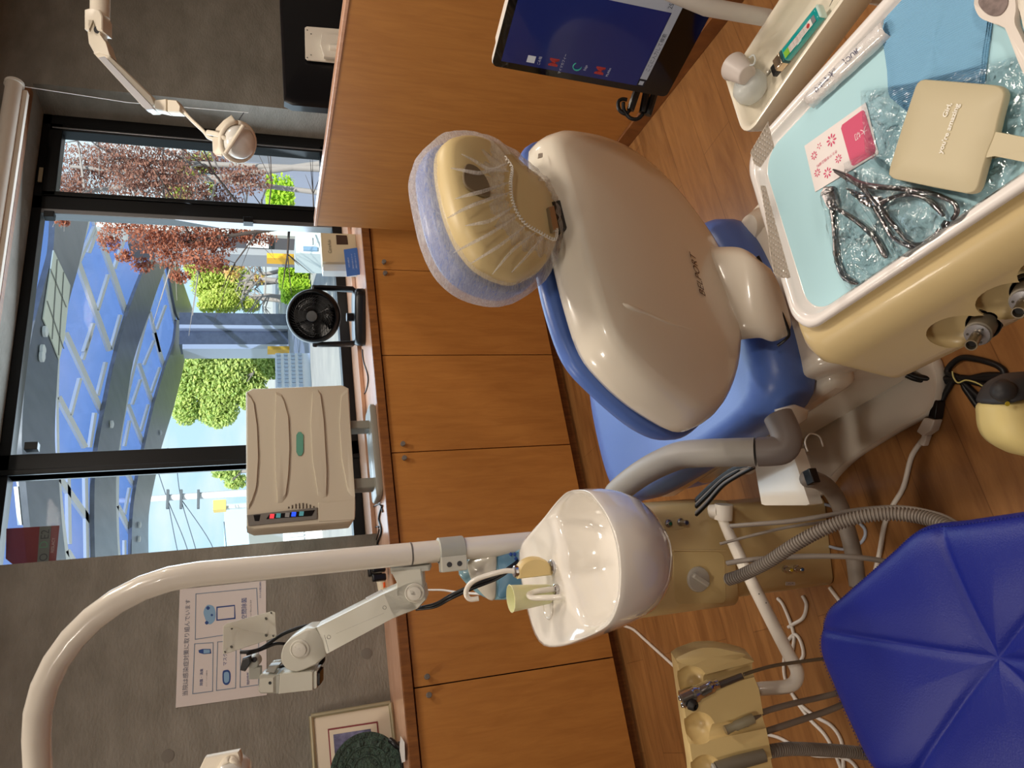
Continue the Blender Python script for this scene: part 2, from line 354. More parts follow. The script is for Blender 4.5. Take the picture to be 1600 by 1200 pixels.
# ------------------------------------------------------------------ base cabinets and worktop
ZC=.925; ZF=.888; YF=2.95
bm=NB(); bx(bm,-2.6,2.46,YF-.012,YW,ZF+.004,ZC); wt=thing('worktop','long pale pinkish worktop with dark wood edge under the window','worktop',(0,YF,ZF))
obj('top_surface',bm,ledge_wood,wt,bevel=.002)
bm=NB(); bx(bm,-2.6,2.46,YF-.03,YF-.012,ZF,ZC+.001); obj('front_edge',bm,edge_wood,wt,bevel=.002)
W=.4667
knobm=mat('grey_knob',(112,106,100),.5)
labels={0:'maple base cabinet at the right end beside the partition',1:'maple two-door base cabinet below the beige device, between fan and pole',2:'maple base cabinet behind the spittoon at the left',3:'maple base cabinet at far left under the carved disc'}
xe=[2.46,1.535,.60,-.335,-1.27]
for i in range(4):
    x1,x0=xe[i],xe[i+1]
    cb=thing('base_cabinet',labels[i],'cabinet',((x0+x1)/2,3.1,0),group='row of base cabinets under the worktop')
    bm=NB(); bx(bm,x0+.001,x1-.001,YF+.004,YW-.03,.06,ZF-.002); obj('carcass',bm,mat('cabinet_dark_gap',(44,26,14),.8),cb,sharp=None)
    bm=NB(); bx(bm,x0+.001,x1-.001,YF+.03,YW-.03,0,.06); obj('plinth',bm,edge_wood,cb,sharp=None)
    xm=(x0+x1)/2
    for a,b,kx in ((x0,xm,xm-.032),(xm,x1,xm+.032)):
        bm=NB(); bx(bm,a+.0022,b-.0022,YF-.016,YF+.002,.055,ZF-.006); dr=obj('door',bm,wood,cb,bevel=.0012)
        bm=NB(); lathe(bm,(kx,YF-.016,ZF-.055),-EY,((.004,0),(.004,.012),(.0105,.013),(.0105,.024),(.009,.0255)),20); obj('knob',bm,knobm,dr)
# ================================================================== dental chair
P0=PD(1092,430,1.45); U=Vector((0,-.36,.933)).normalized(); NR=EX.cross(U).normalized()   # NR points out of the back of the backrest
chair=thing('dental_chair','dental treatment chair with blue vinyl seat and warm white backrest shell','dental chair',(.68,1.35,0))
def onback(pts,off=0): return [PP(x,y,P0+NR*off,NR) for x,y in pts]
shell_px=[(837,237),(838,224),(849,216),(866,213),(903,218),(935,228),(962,241),(1003,270),(1045,314),(1078,357),(1098,387),(1119,430),(1133,480),(1140,530),(1138,575),(1130,612),(1112,648),(1091,665),(1070,669),(1049,661),(999,629),(953,587),(920,542),(895,467),(878,400),(862,337),(848,283)]
so=resample(catmull(onback(shell_px),5,True),110)
c=cent(so)
bm=NB(); contour(bm,so,NR,((.97,-.03),(1.0,-.018),(1.0,.0),(.992,.012),(.965,.030),(.93,.040),(.88,.044),(.7,.049),(.45,.053),(.2,.055)))
back=obj('backrest_shell',bm,cream_w,chair,sharp=60)
# raised crease of the pocket line across the shell
SH=((.0,.055),(.2,.055),(.45,.053),(.7,.049),(.88,.044),(.93,.040),(.965,.030),(.992,.012),(1.0,0),(2,0))
def shell_surface(x,y):
    p=onback([(x,y)],.0)[0]
    for it in range(4):
        d_=(p-c); d_=d_-NR*d_.dot(NR); ln=d_.length; dn=d_.normalized()
        best=max(so,key=lambda q:((q-c).normalized()).dot(dn)); s_=ln/(best-c).length
        for (s0,o0_),(s1,o1_) in zip(SH,SH[1:]):
            if s0<=s_<=s1: off=o0_+(o1_-o0_)*(s_-s0)/(s1-s0)
        p=onback([(x,y)],off)[0]
    return p
cr_=[(912,478),(935,470),(975,475),(1010,489),(1050,506),(1090,517),(1125,521)]
cp_=catmull([shell_surface(x,y) for x,y in cr_],6); n=len(cp_)
bm=NB(); tube(bm,[p-NR*.0025 for p in cp_],[.0008+.0034*math.sin(math.pi*i/(n-1)) for i in range(n)],10); obj('crease',bm,cream_w,back,sharp=180)
ink=mat('brown_print',(76,48,36),.6)
tx=onback([(1100,463),(1083,398)],.056)
text('lettering','BELPORT',(tx[0]+tx[1])/2+(U*.002),tx[1]-tx[0],U,.02,ink,back,shear=.25,width=(tx[1]-tx[0]).length*1.03)
tk=onback([(837,250),(850,245),(850,236),(840,238)],.02)
bm=NB(); plate(bm,onback([(840,248),(848,246),(848,239),(841,240)],.021),NR,.001,.0003); obj('label_sticker',bm,mat('pale_sticker',(240,236,228),.5),back,sharp=None)
cu_px=[(826,240),(828,226),(840,213),(866,209),(903,213),(962,236),(1003,265),(1045,309),(1098,380),(1119,430),(1133,480),(1140,540),(1136,590),(1124,632),(1105,660),(1085,675),(1062,679),(1037,674),(999,652),(945,605),(905,560),(880,500),(861,430),(848,350),(836,290)]
co=resample(catmull(onback(cu_px,-.026),5,True),110)
bm=NB(); contour(bm,co,NR,((.90,-.012),(.985,-.014),(.995,-.018),(1.0,-.026),(.99,-.036),(.96,-.044),(.9,-.048),(.6,-.050),(.3,-.05)))
obj('backrest_cushion',bm,blue_v,chair,sharp=180)
# link between back and base
def strip(bm,rowsA,rowsB,th):  # two polylines -> slab
    n=len(rowsA); v=[]
    for a,b in zip(rowsA,rowsB): v.append((a,b))
    rings=[]
    for i,(a,b) in enumerate(v):
        t=(v[min(i+1,n-1)][0]-v[max(i-1,0)][0]).normalized(); nn=(b-a).cross(t).normalized()
        k=9; ring=[]
        for j in range(k+1): f=j/k; ring.append(a.lerp(b,f)+nn*(th*.5)*math.sin(math.pi*f)**.3*.7)
        for j in range(k,-1,-1): f=j/k; ring.append(a.lerp(b,f)-nn*(th*.5)*(math.sin(math.pi*f)**.3*.7+.15))
        rings.append(ring)
    return loft(bm,rings)
tp=[PD(x,y,t) for x,y,t in ((1088,386,1.44),(1118,386,1.415),(1150,386,1.395),(1168,392,1.385),(1182,402,1.39),(1190,412,1.40))]
bt=[PD(x,y,t) for x,y,t in ((1132,527,1.42),(1150,531,1.39),(1170,529,1.375),(1190,528,1.37),(1210,533,1.375),(1231,524,1.385))]
bm=NB(); strip(bm,catmull(tp,5),catmull(bt,5),.05); lk=obj('backrest_link',bm,cream_w,chair,sharp=60)
gp=[PD(x,y,t) for x,y,t in ((1184,400,1.385),(1196,425,1.385),(1210,460,1.38),(1224,495,1.375),(1233,520,1.375),(1228,530,1.375),(1215,540,1.385))]
bm=NB(); tube(bm,catmull(gp,5),.0028,8); obj('rubber_seal',bm,black,lk)
# seat
sp=[(.455,1.085),(.49,1.045),(.58,1.03),(.72,1.03),(.83,1.045),(.90,1.08),(.94,1.16),(.965,1.3),(.97,1.55),(.965,1.72),(.93,1.80),(.80,1.84),(.68,1.85),(.56,1.84),(.49,1.80),(.455,1.70),(.445,1.4),(.443,1.17)]
so_=resample(catmull([Vector((x,y,.385)) for x,y in sp],5,True),96)
bm=NB(); contour(bm,so_,EZ,((.82,-.03),(.93,-.022),(.985,.0),(1.0,.035),(.995,.065),(.96,.092),(.90,.105),(.82,.103),(.6,.088),(.3,.082)))
seat=obj('seat_cushion',bm,blue_v,chair,sharp=180)
lr=[Vector((x,1.70,z)) for x,z in ((.50,.44),(.95,.44),(.96,.36),(.93,.12),(.82,.06),(.6,.06),(.52,.12),(.49,.36))]
lo_=resample(catmull(lr,5,True),64)
bm=NB(); contour(bm,lo_,EY,((.85,.0),(.97,.015),(1,.05),(.98,.11),(.9,.14),(.6,.15))); obj('leg_rest',bm,blue_v,chair,sharp=180)
bm=NB(); bx(bm,.47,.93,1.02,1.78,.30,.375); obj('seat_pan',bm,cream_w,chair,bevel=.025)
bm=NB(); lathe(bm,(.47,1.45,.28),(.2,.95,.0),((.03,0),(.04,.01),(.04,.20),(.03,.22))); obj('side_motor',bm,white,chair)
# cross bar under the backrest, tower, base
bar_c=[Vector((.885,1.06,.355)),Vector((.85,1.055,.355)),Vector((.70,1.045,.355)),Vector((.56,1.035,.358)),Vector((.505,1.03,.36)),Vector((.49,1.03,.36))]
bm=NB(); tube(bm,catmull(bar_c,5),[.035,.045,.052,.055,.056]+[.058]*16+[.056,.05,.04,.03,.02],24,flat=1.0); obj('cross_bar',bm,cream_w,chair,sharp=60)
bm=NB(); lathe(bm,(.855,1.055,.30),EZ,((.03,0),(.045,.02),(.05,.05),(.047,.09),(.03,.115),(.01,.12))); obj('hinge_cap',bm,cream_w,chair)
bm=NB(); contour(bm,rrect((.66,1.34,.10),EX,EY,.24,.46,.05,6),EZ,((1.05,-.06),(1.0,.05),(.98,.2))); obj('lift_tower',bm,cream_w,chair)
bm=NB(); cov=[(1262,430),(1300,520),(1345,598),(1354,612),(1350,628),(1325,640),(1285,655),(1255,664),(1240,655),(1225,560),(1215,430)]
cp=resample([PZ(x,y,.035) for x,y in cov],60); contour(bm,cp,EZ,((1,-.005),(1,.03),(.985,.16),(.96,.21),(.93,.222),(.6,.224))); obj('step_cover',bm,cream_w,chair)
bp=[(1425,525),(1445,545),(1458,562),(1464,580),(1466,600),(1462,625),(1452,645),(1430,657),(1400,673),(1360,697),(1330,717),(1300,745),(1285,768),(1270,778)]
be=[PZ(x,y,.028) for x,y in bp]; be=[Vector(p) for p in be]
tail=[Vector((.42,1.75,.028)),Vector((.95,1.75,.028)),Vector((.93,1.2,.028)),Vector((.80,.98,.028)),Vector((.66,.97,.028))]
bo=resample(catmull(be,3)+tail,120)
bm=NB(); contour(bm,bo,EZ,((.99,-.028),(1,-.024),(1,-.006),(.985,0),(.96,-.001),(.955,-.004),(.8,-.004)),centre=Vector((.62,1.35,.028))); obj('base_plate',bm,white,chair,sharp=50)
# connector box to the spittoon column and hinge detail
q=[PZ(x,y,.16) for x,y in ((1175,715),(1232,700),(1262,775),(1190,778))]
bm=NB(); contour(bm,resample([PZ(x,y,.30) for x,y in ((1175,705),(1236,700),(1266,790),(1190,790))],40),EZ,((1,-.035),(1,-.004),(.99,0))); obj('connector_box',bm,white,chair,sharp=30)
bm=NB(); q=[PD(x,y,1.42) for x,y in ((1212,640),(1240,632),(1262,640),(1258,655),(1240,668),(1215,668))]; plate(bm,q,FWD,.03); obj('pivot_cover',bm,cream_w,chair,sharp=60)
# armrest
ar=[((957,778),1.64),((975,760),1.60),((1005,738),1.54),((1035,722),1.49),((1065,711),1.45),((1100,708),1.42),((1140,707),1.395),((1180,706),1.375)]
apts=catmull([PD(x,y,t) for (x,y),t in ar],5); n=len(apts)
bm=NB(); tube(bm,apts,[.014]+[.022]+[.0275]*(n-2),20,flat=1.0)
arm=obj('armrest',bm,grey,chair,sharp=60)
ap2=catmull([PD(x,y,t) for (x,y),t in (((1184,706),1.375),((1205,705),1.365),((1222,702),1.36),((1229,690),1.362),((1226,672),1.37),((1216,650),1.385))],5)
bm=NB(); tube(bm,ap2,.0275,20); obj('armrest_bracket',bm,mat('grey_bracket',(128,120,116),.45),chair,sharp=60)
# headrest
hb=PX(868,345,P0.x)-NR*.01; NH=(NR*.9+Vector((0,-.12,-.12))).normalized()
def onhead(pts,off=0): return [PP(x,y,hb+NH*off,NH) for x,y in pts]
hp=[(686,238),(694,226),(712,221),(738,224),(775,240),(807,268),(835,290),(848,310),(858,345),(861,368),(856,395),(840,424),(819,437),(795,441),(754,424),(725,395),(703,352),(689,300),(684,262)]
ho=resample(catmull(onhead(hp),5,True),90)
bm=NB(); contour(bm,ho,NH,((1.0,-.01),(1.01,0),(1.0,.012),(.96,.022),(.9,.027),(.6,.03),(.3,.031)))
head=obj('headrest_shell',bm,mat('headrest_cream',(222,200,148),.4),chair,sharp=180)
hp2=[(674,240),(684,224),(706,216),(738,219),(780,238),(812,264),(838,288),(852,310),(862,345),(864,372),(858,402),(844,432),(820,450),(792,452),(750,438),(716,408),(692,362),(677,305),(671,262)]
ho2=resample(catmull(onhead(hp2,-.022),5,True),90)
bm=NB(); contour(bm,ho2,NH,((.98,-.006),(1.0,-.012),(1.01,-.024),(.99,-.038),(.93,-.047),(.8,-.05),(.4,-.05))); obj('headrest_cushion',bm,blue_v,chair,sharp=180)
q=onhead([(727,258),(745,262),(762,285),(764,308),(740,300),(724,285)],.034)
bm=NB(); plate(bm,resample(catmull(q,4,True),30),NH,.004); obj('adjuster_recess',bm,mat('brown_grey_recess',(128,112,88),.6),head)
br=[PP(x,y,hb+NR*.015,NR) for x,y in ((853,322),(866,319),(877,365),(864,369))]
bm=NB(); plate(bm,br,NR,.03,.003); bk=obj('headrest_bracket',bm,black,chair,sharp=30)
br=[PP(x,y,hb+NR*.035,NR) for x,y in ((855,325),(863,322),(871,360),(862,364))]
bm=NB(); plate(bm,br,NR,.008,.002); obj('steel_plate',bm,steel,bk,sharp=30)
# ------------------------------------------------------------------ headrest cover (thin non-woven cap)
def nonwoven():
    m=bpy.data.materials.new('nonwoven_cover'); m.use_nodes=True; n=m.node_tree; n.nodes.clear(); L=n.links
    tc=n.nodes.new('ShaderNodeTexCoord'); mp=n.nodes.new('ShaderNodeMapping'); mp.inputs['Scale'].default_value=(14,14,60); mp.inputs['Rotation'].default_value=(.6,.9,.3)
    t=n.nodes.new('ShaderNodeTexNoise'); t.inputs['Scale'].default_value=4; t.inputs['Detail'].default_value=9; t.inputs['Roughness'].default_value=.72; t.inputs['Distortion'].default_value=1.5
    t2=n.nodes.new('ShaderNodeTexNoise'); t2.inputs['Scale'].default_value=25; t2.inputs['Detail'].default_value=3
    r=n.nodes.new('ShaderNodeValToRGB'); r.color_ramp.elements[0].position=.35; r.color_ramp.elements[1].position=.7
    r.color_ramp.elements[0].color=(.22,.22,.22,1); r.color_ramp.elements[1].color=(.60,.60,.60,1)
    d=n.nodes.new('ShaderNodeBsdfDiffuse'); d.inputs[0].default_value=C(236,232,228); tl=n.nodes.new('ShaderNodeBsdfTranslucent'); tl.inputs[0].default_value=C(236,232,228)
    g=n.nodes.new('ShaderNodeBsdfGlossy'); g.inputs['Roughness'].default_value=.35; g.inputs[0].default_value=(.8,.8,.8,1)
    m1=n.nodes.new('ShaderNodeMixShader'); m1.inputs[0].default_value=.35; m3=n.nodes.new('ShaderNodeMixShader'); m3.inputs[0].default_value=.03
    tr=n.nodes.new('ShaderNodeBsdfTransparent'); m2=n.nodes.new('ShaderNodeMixShader'); o=n.nodes.new('ShaderNodeOutputMaterial')
    L.new(tc.outputs['Object'],mp.inputs[0]); L.new(mp.outputs[0],t.inputs[0]); L.new(t.outputs[0],r.inputs[0]); L.new(r.outputs[0],m2.inputs[0])
    L.new(tc.outputs['Object'],t2.inputs[0])
    L.new(d.outputs[0],m1.inputs[1]); L.new(tl.outputs[0],m1.inputs[2]); L.new(m1.outputs[0],m3.inputs[1]); L.new(g.outputs[0],m3.inputs[2])
    L.new(tr.outputs[0],m2.inputs[1]); L.new(m3.outputs[0],m2.inputs[2]); L.new(m2.outputs[0],o.inputs[0]); return m
nwm=nonwoven()
cv=thing('headrest_cover','thin white non-woven cap with gathered elastic stretched over the chair headrest','headrest cover',hb)
op=[(790,246),(800,262),(798,285),(800,310),(808,332),(822,350),(842,362),(866,374),(870,360),(866,335),(858,312),(845,292),(825,275),(806,256)]
N=144
out3=resample(catmull(onhead([(667,240),(676,220),(700,209),(738,211),(782,232),(812,256),(842,282),(858,305),(868,345),(870,375),(864,408),(848,442),(820,458),(790,459),(746,444),(710,412),(686,364),(671,305),(664,262)],-.016),6,True),N)
hc=cent(out3)
opn=resample(catmull(onhead(op,.036),6,True),N*3)
oc=cent(opn)
a0=EX; b0=NH.cross(EX).normalized()
def ang(p,c): q=p-c; return math.atan2(q.dot(b0),q.dot(a0))
ring_op=[]
for p in out3:
    t=ang(p,oc); ring_op.append(min(opn,key=lambda q:abs(math.remainder(ang(q,oc)-t,2*math.pi))))
rings=[]
def wr(p,i,amp,ph=0): return p+NH*(amp*(math.sin(i*2*math.pi/N*19+ph)+.7*math.sin(i*2*math.pi/N*31+2*ph+1)+.5*noise.noise(p*60)))
rings.append([hc+(p-hc)*.88-NH*.054 for p in out3]); rings.append([hc+(p-hc)*.97-NH*.049 for p in out3])
for o_,s_ in ((-.039,1.0),(-.022,1.008),(-.006,1.0),(.008,.995)): rings.append([wr(hc+(p-hc)*s_+NH*o_,i,.0007) for i,p in enumerate(out3)])
for k in range(1,8):
    f=k/8; rings.append([wr((hc+(p-hc)*.98+NH*(.012+.026*math.sin(f*math.pi/2))).lerp(q+NH*.004,f),i,.0016*(.5+f),f*2.2) for i,(p,q) in enumerate(zip(out3,ring_op))])
bm=NB(); loft(bm,rings,True,True,False)
obj('cap_fabric',bm,nwm,cv,sharp=180)
el=resample(catmull(onhead(op,.042),8,True),500)
ec=cent(el)
bm=NB(); tube(bm,[p+NH*.002*math.sin(i*.9)+(p-ec).normalized()*.002*math.cos(i*.9) for i,p in enumerate(el[:290])],.0011,6); obj('elastic_edge',bm,mat('elastic_white',(226,220,210),.7),cv,sharp=180)
# folds running from the elastic across the cap
fm=mat('cap_fold',(240,236,230),.7,alpha=.5,spec=.1)
for k,(a,b,c_) in enumerate((((812,336),(760,368),(708,395)),((822,352),(780,384),(735,412)),((838,362),(800,392),(770,428)),((800,300),(745,318),(700,340)),((850,368),(830,392),(800,425)),((797,285),(750,300),(712,310)),((804,322),(765,345),(728,352)),((792,255),(750,270),(705,262)),((795,268),(760,262),(722,240)))):
    pts=catmull(onhead([a,b,c_],.0415),8); n=len(pts)
    bm=NB(); tube(bm,[p+NH*.001*math.sin(i*.7) for i,p in enumerate(pts)],[.0006+.0024*math.sin(math.pi*i/(n-1)) for i in range(n)],8,flat=.5); obj('fold',bm,nwm,cv,sharp=180)
# ================================================================== spittoon unit
A_=PZ(1290,775,0); B_=PZ(1305,915,0); A_.z=B_.z=0
wx=(A_-B_).normalized(); wy=Vector((-wx.y,wx.x,0)); 
if wy.y<0: wy=-wy
def UB(u,v,z): return B_+wx*u+wy*v+EZ*z      # unit frame: u to the right along the front, v to the back
WU=(A_-B_).length
unit=thing('spittoon_unit','cream dental unit column carrying a white spittoon bowl beside the chair','spittoon unit',tuple((A_+B_)/2))
beige=mat('unit_beige',(214,190,138),.36,coat=.2)
zl=ZV(A_.x,A_.y,1122)
def ubox(name,u0,u1,v0,v1,z0,z1,m,parent=unit,r=.02,bev=None):
    bm=NB(); o=rrect(UB((u0+u1)/2,(v0+v1)/2,0),wx,wy,u1-u0,v1-v0,r); contour(bm,o,EZ,((.985,z0),(1,z0+.004),(1,z1-.012),(.99,z1-.003),(.965,z1))); return obj(name,bm,m,parent,sharp=50)
ubox('lower_column',0,WU,0,.17,.004,zl,beige)
zt_=ZV(A_.x,A_.y,990)
ubox('upper_body',-.012,WU+.012,-.035,.17,zl-.012,zt_+.02,beige,r=.028)
ubox('neck',.01,WU-.01,-.02,.16,zt_+.01,zt_+.10,beige,r=.03)
NF=-wy
def onfront(x,y,off=0): return PP(x,y,UB(0,-.035-off,0),wy)
def onlow(x,y,off=0): return PP(x,y,UB(0,-off,0),wy)
q=[onfront(x,y,.0006) for x,y in ((1052,866),(1056,862),(1122,862),(1132,868),(1134,936),(1130,942),(1060,944),(1054,938))]
bm=NB(); plate(bm,resample(q,50),NF,.001,.0003); obj('dial_recess',bm,mat('recess_beige',(206,182,128),.5),unit,sharp=None)
bm=NB(); tube(bm,[onfront(1052,860,.001),onfront(1134,860,.001)],.0022,8); obj('body_seam',bm,beige,unit)
p=onfront(1090,905); bm=NB(); lathe(bm,p,NF,((.030,-.004),(.030,.003),(.028,.008),(.026,.009)),40); dl=obj('dial',bm,mat('dial_grey',(176,170,158),.4),unit)
d1=(onfront(1112,920)-onfront(1070,893)).normalized(); bm=NB(); box(bm,p+NF*.014,(.048,.013,.012),(d1,d1.cross(NF),NF)); obj('dial_grip',bm,MAT['dial_grey'],dl,bevel=.004)
rec=[onfront(x,y,.0008) for x,y in ((1055,870),(1058,848),(1062,872),(1062,930),(1062,940))]
for (x,y),ln,cap_,lab in (((1044,818),.004,(30,96,70),'green push button'),((1063,816),.022,(40,58,92),'chrome push knob with blue tip')):
    p=onfront(x,y); bm=NB(); lathe(bm,p,NF,((.0095,0),(.0095,.004),(.0075,.006),(.0065,.006),(.0065,.006+ln),(.0055,.007+ln)),20); k=obj('knob',bm,steel,unit,label=lab)
    bm=NB(); lathe(bm,p+NF*(.006+ln),NF,((.0042,0),(.0042,.0016),(.003,.002)),16); obj('knob_tip',bm,mat(lab,cap_,.3),k)
p=onfront(1054,818,.0002); a_=(onfront(1075,816)-onfront(1034,820)).normalized(); bm=NB(); plate(bm,rrect(p,a_,a_.cross(NF),.058,.030,.012),NF,.002,.0005); obj('knob_plate',bm,mat('plate_beige',(206,184,136),.35),unit)
for (x,y),cap_ in (((1232,889),(210,180,40)),((1249,888),(60,90,130))):
    p=onlow(x-6,y); bm=NB(); lathe(bm,p,NF,((.009,0),(.009,.006),(.006,.007),(.006,.024),(.005,.026)),18); k=obj('tap_knob',bm,chrome,unit)
    bm=NB(); lathe(bm,p+NF*.026,NF,((.004,0),(.004,.002),(.002,.003)),14); obj('tap_tip',bm,mat('tip%d'%cap_[0],cap_,.3),k)
bm=NB(); c_=onlow(1235,912,.001); ax_=(onlow(1247,912)-onlow(1223,912)).normalized(); plate(bm,rrect(c_,ax_,ax_.cross(NF),.03,.009,.002),NF,.001,.0003); st=obj('scale_label',bm,paper,unit,sharp=None)
text('scale_lettering','< L H',c_+NF*.001,EZ*-1,(ax_.cross(NF)) if (ax_.cross(NF)).dot(wx)>0 else -(ax_.cross(NF)),.007,mat('black_ink',(20,20,22),.7),st)
# ------------------------------------------------------------------ bowl
ZB=.86
rim_px=[(890,767),(917,767),(935,785),(952,812),(964,845),(969,880),(969,915),(965,945),(955,970),(940,984),(910,998),(875,1010),(850,1010),(837,997),(828,975),(819,940),(811,900),(809,865),(817,845),(850,807),(873,780)]
cav_px=[(895,773),(914,774),(930,790),(946,815),(957,848),(962,882),(962,915),(957,943),(947,966),(930,978),(912,976),(899,955),(889,925),(880,898),(878,872),(872,838),(867,812),(877,788)]
rim=catmull([PZ(x,y,ZB) for x,y in rim_px],6,True); cav=catmull([PZ(x,y,ZB-.004) for x,y in cav_px],6,True)
cc=cent(cav)
def polar(poly,c,n):
    o=[]
    for i in range(n):
        t=2*math.pi*i/n; d=Vector((math.cos(t),math.sin(t),0)); best=None
        for a,b in zip(poly,poly[1:]+poly[:1]):
            e=b-a; den=d.x*e.y-d.y*e.x
            if abs(den)<1e-9: continue
            s=((a.x-c.x)*e.y-(a.y-c.y)*e.x)/den; k=((a.x-c.x)*d.y-(a.y-c.y)*d.x)/den
            if s>0 and -1e-6<=k<=1+1e-6 and (best is None or s>best): best=s
        o.append(Vector((c.x+d.x*best,c.y+d.y*best,0)))
    return o
N=96; r0=polar(rim,cc,N); c0_=polar(cav,cc,N)
bc=cent(r0); 
def sc(r,c,s,z,sh=Vector((0,0,0))): return [Vector((c.x+(p.x-c.x)*s+sh.x,c.y+(p.y-c.y)*s+sh.y,z)) for p in r]
mixr=[a.lerp(b,.12) for a,b in zip(r0,c0_)]
fr=Vector((.0,-.012,0))
rings=[sc(r0,bc,.30,ZB-.150),sc(r0,bc,.52,ZB-.145),sc(r0,bc,.72,ZB-.128,fr*.2),sc(r0,bc,.87,ZB-.098,fr*.3),sc(r0,bc,.955,ZB-.064,fr*.4),sc(r0,bc,.995,ZB-.034,fr*.3),sc(r0,bc,1.005,ZB-.012),sc(r0,bc,1.0,ZB-.002),
 [Vector((p.x,p.y,ZB)) for p in [a.lerp(b,.06) for a,b in zip(sc(r0,bc,1,ZB),c0_)]],[Vector((p.x,p.y,ZB-.003)) for p in mixr],
 [Vector((p.x,p.y,ZB-.006)) for p in [a.lerp(b,.75) for a,b in zip(r0,c0_)]],[Vector((p.x,p.y,ZB-.010)) for p in c0_],
 sc(c0_,cc,.96,ZB-.022),sc(c0_,cc,.91,ZB-.045),sc(c0_,cc,.82,ZB-.072),sc(c0_,cc,.66,ZB-.090),sc(c0_,cc,.42,ZB-.100),sc(c0_,cc,.2,ZB-.104)]
bm=NB(); loft(bm,rings); porc=mat('white_porcelain',(238,232,222),.12,coat=.8)
bowl=obj('spittoon_bowl',bm,porc,unit,sharp=180)
dp=PZ(948,880,ZB-.098); bm=NB(); lathe(bm,(cc.x,cc.y-.0,ZB-.104),EZ,((.024,0),(.024,.006),(.020,.007),(.018,.003))); obj('drain_ring',bm,mat('drain_plastic',(224,216,204),.3),bowl)
# drain well left of the spout
wp=PZ(853,946,ZB); bm=NB(); lathe(bm,(wp.x,wp.y,ZB-.018),EZ,((.006,0),(.014,.002),(.020,.010),(.024,.0165),(.027,.0175),(.029,.0155),(.027,.010)),32); obj('side_well',bm,porc,bowl,sharp=180)
# cup filler
fb=PZ(862,886,ZB-.004); zf=ZV(fb.x,fb.y,806)
bm=NB(); lathe(bm,(fb.x,fb.y,ZB-.012),EZ,((.015,0),(.015,.010),(.013,.012)),28); cf=obj('filler_ring',bm,chrome,unit)
dv=Vector((FWD.x,FWD.y,0)).normalized(); sd=Vector((dv.y,-dv.x,0))
prof=[]
h=zf-ZB
for t in range(0,181,15):
    a=math.radians(t); prof.append(Vector((fb.x,fb.y,ZB+h/2))+EZ*(-math.cos(a)*h*.5)+sd*(-.012+.036*math.sin(a)**.7 if 0<t<180 else -.012))
prof=[Vector((fb.x,fb.y,ZB-.002))+sd*-.014]+prof+[Vector((fb.x,fb.y,zf))+sd*-.014]
bm=NB(); plate(bm,prof,dv,.026,.004); obj('filler_body',bm,mat('filler_cream',(226,200,140),.35),unit,sharp=40)
cpx=[(807,893),(790,892),(765,898),(745,905),(733,914),(728,927),(734,936),(748,935)]
tt=proj((fb.x,fb.y,zf))[2]
bm=NB(); tube(bm,catmull([PD(x,y,tt) for x,y in cpx],6),.0052,14); obj('filler_spout',bm,white,unit)
bm=NB(); lathe(bm,PD(806,893,tt)+EZ*-.003,EZ,((.012,0),(.012,.006),(.010,.008)),24); obj('filler_top_ring',bm,chrome,unit)
sb=PZ(869,921,ZB-.004); ts=proj(sb)[2]
bm=NB(); lathe(bm,(sb.x,sb.y,ZB-.008),EZ,((.011,0),(.011,.008),(.009,.010)),24); obj('rinse_ring',bm,chrome,unit)
bm=NB(); tube(bm,catmull([PD(866,920,ts),PD(845,923,ts),PD(832,926,ts),PD(826,930,ts-.01),PD(833,934,ts-.02),PD(852,934,ts-.03),PD(877,933,ts-.035)],6),.0055,14); obj('rinse_spout',bm,white,unit)
# cup
cup=thing('cup','pale yellow-green plastic cup standing on the spittoon ledge under the filler','cup',PZ(862,925,ZB))
p0=PZ(858,928,ZB-.002); zc2=ZV(p0.x,p0.y,795)
bm=NB(); hh=zc2-ZB; lathe(bm,(p0.x,p0.y,ZB-.004),EZ,((.0,0),(.018,0),(.0195,.004),(.0265,hh*.98),(.0278,hh),(.0262,hh+.0005),(.0245,hh*.96),(.0175,.006),(.0,.005)),40); obj('cup_body',bm,mat('pale_green_plastic',(226,226,178),.4,sss=.1),cup,sharp=50)
# ------------------------------------------------------------------ light pole
YP=UB(0,.20,0).y+.02
pb=PY(740,856,1.66); XP,YP=pb.x,pb.y
pole=thing('lamp_pole','thick white tubular light pole rising from the spittoon unit and bending overhead','lamp pole',(XP,YP,.5))

ztop=ZV(XP,YP,46)
q1=PZ(54,1090,ztop); q2=PZ(66,1200,ztop); dd=(q2-q1); dd.z=0; dd.normalize()
R_=.30
pts=[Vector((XP,YP,.50)),Vector((XP,YP,ztop-R_))]
dh=(Vector((q1.x,q1.y,0))-Vector((XP,YP,0))).normalized()
for t in range(10,91,10):
    a=math.radians(t); pts.append(Vector((XP,YP,ztop-R_))+EZ*(R_*math.sin(a))+dh*(R_*(1-math.cos(a))))
pts.append(pts[-1]+dh*.9)
bm=NB(); tube(bm,pts,.0255,32); obj('pole_tube',bm,white,pole,sharp=60)
zj=ZV(XP,YP,641); bm=NB(); lathe(bm,(XP,YP,zj-.003),EZ,((.0262,0),(.0262,.003),(.0255,.0035)),32); obj('joint_ring',bm,mat('pole_joint',(110,106,100),.5),pole)
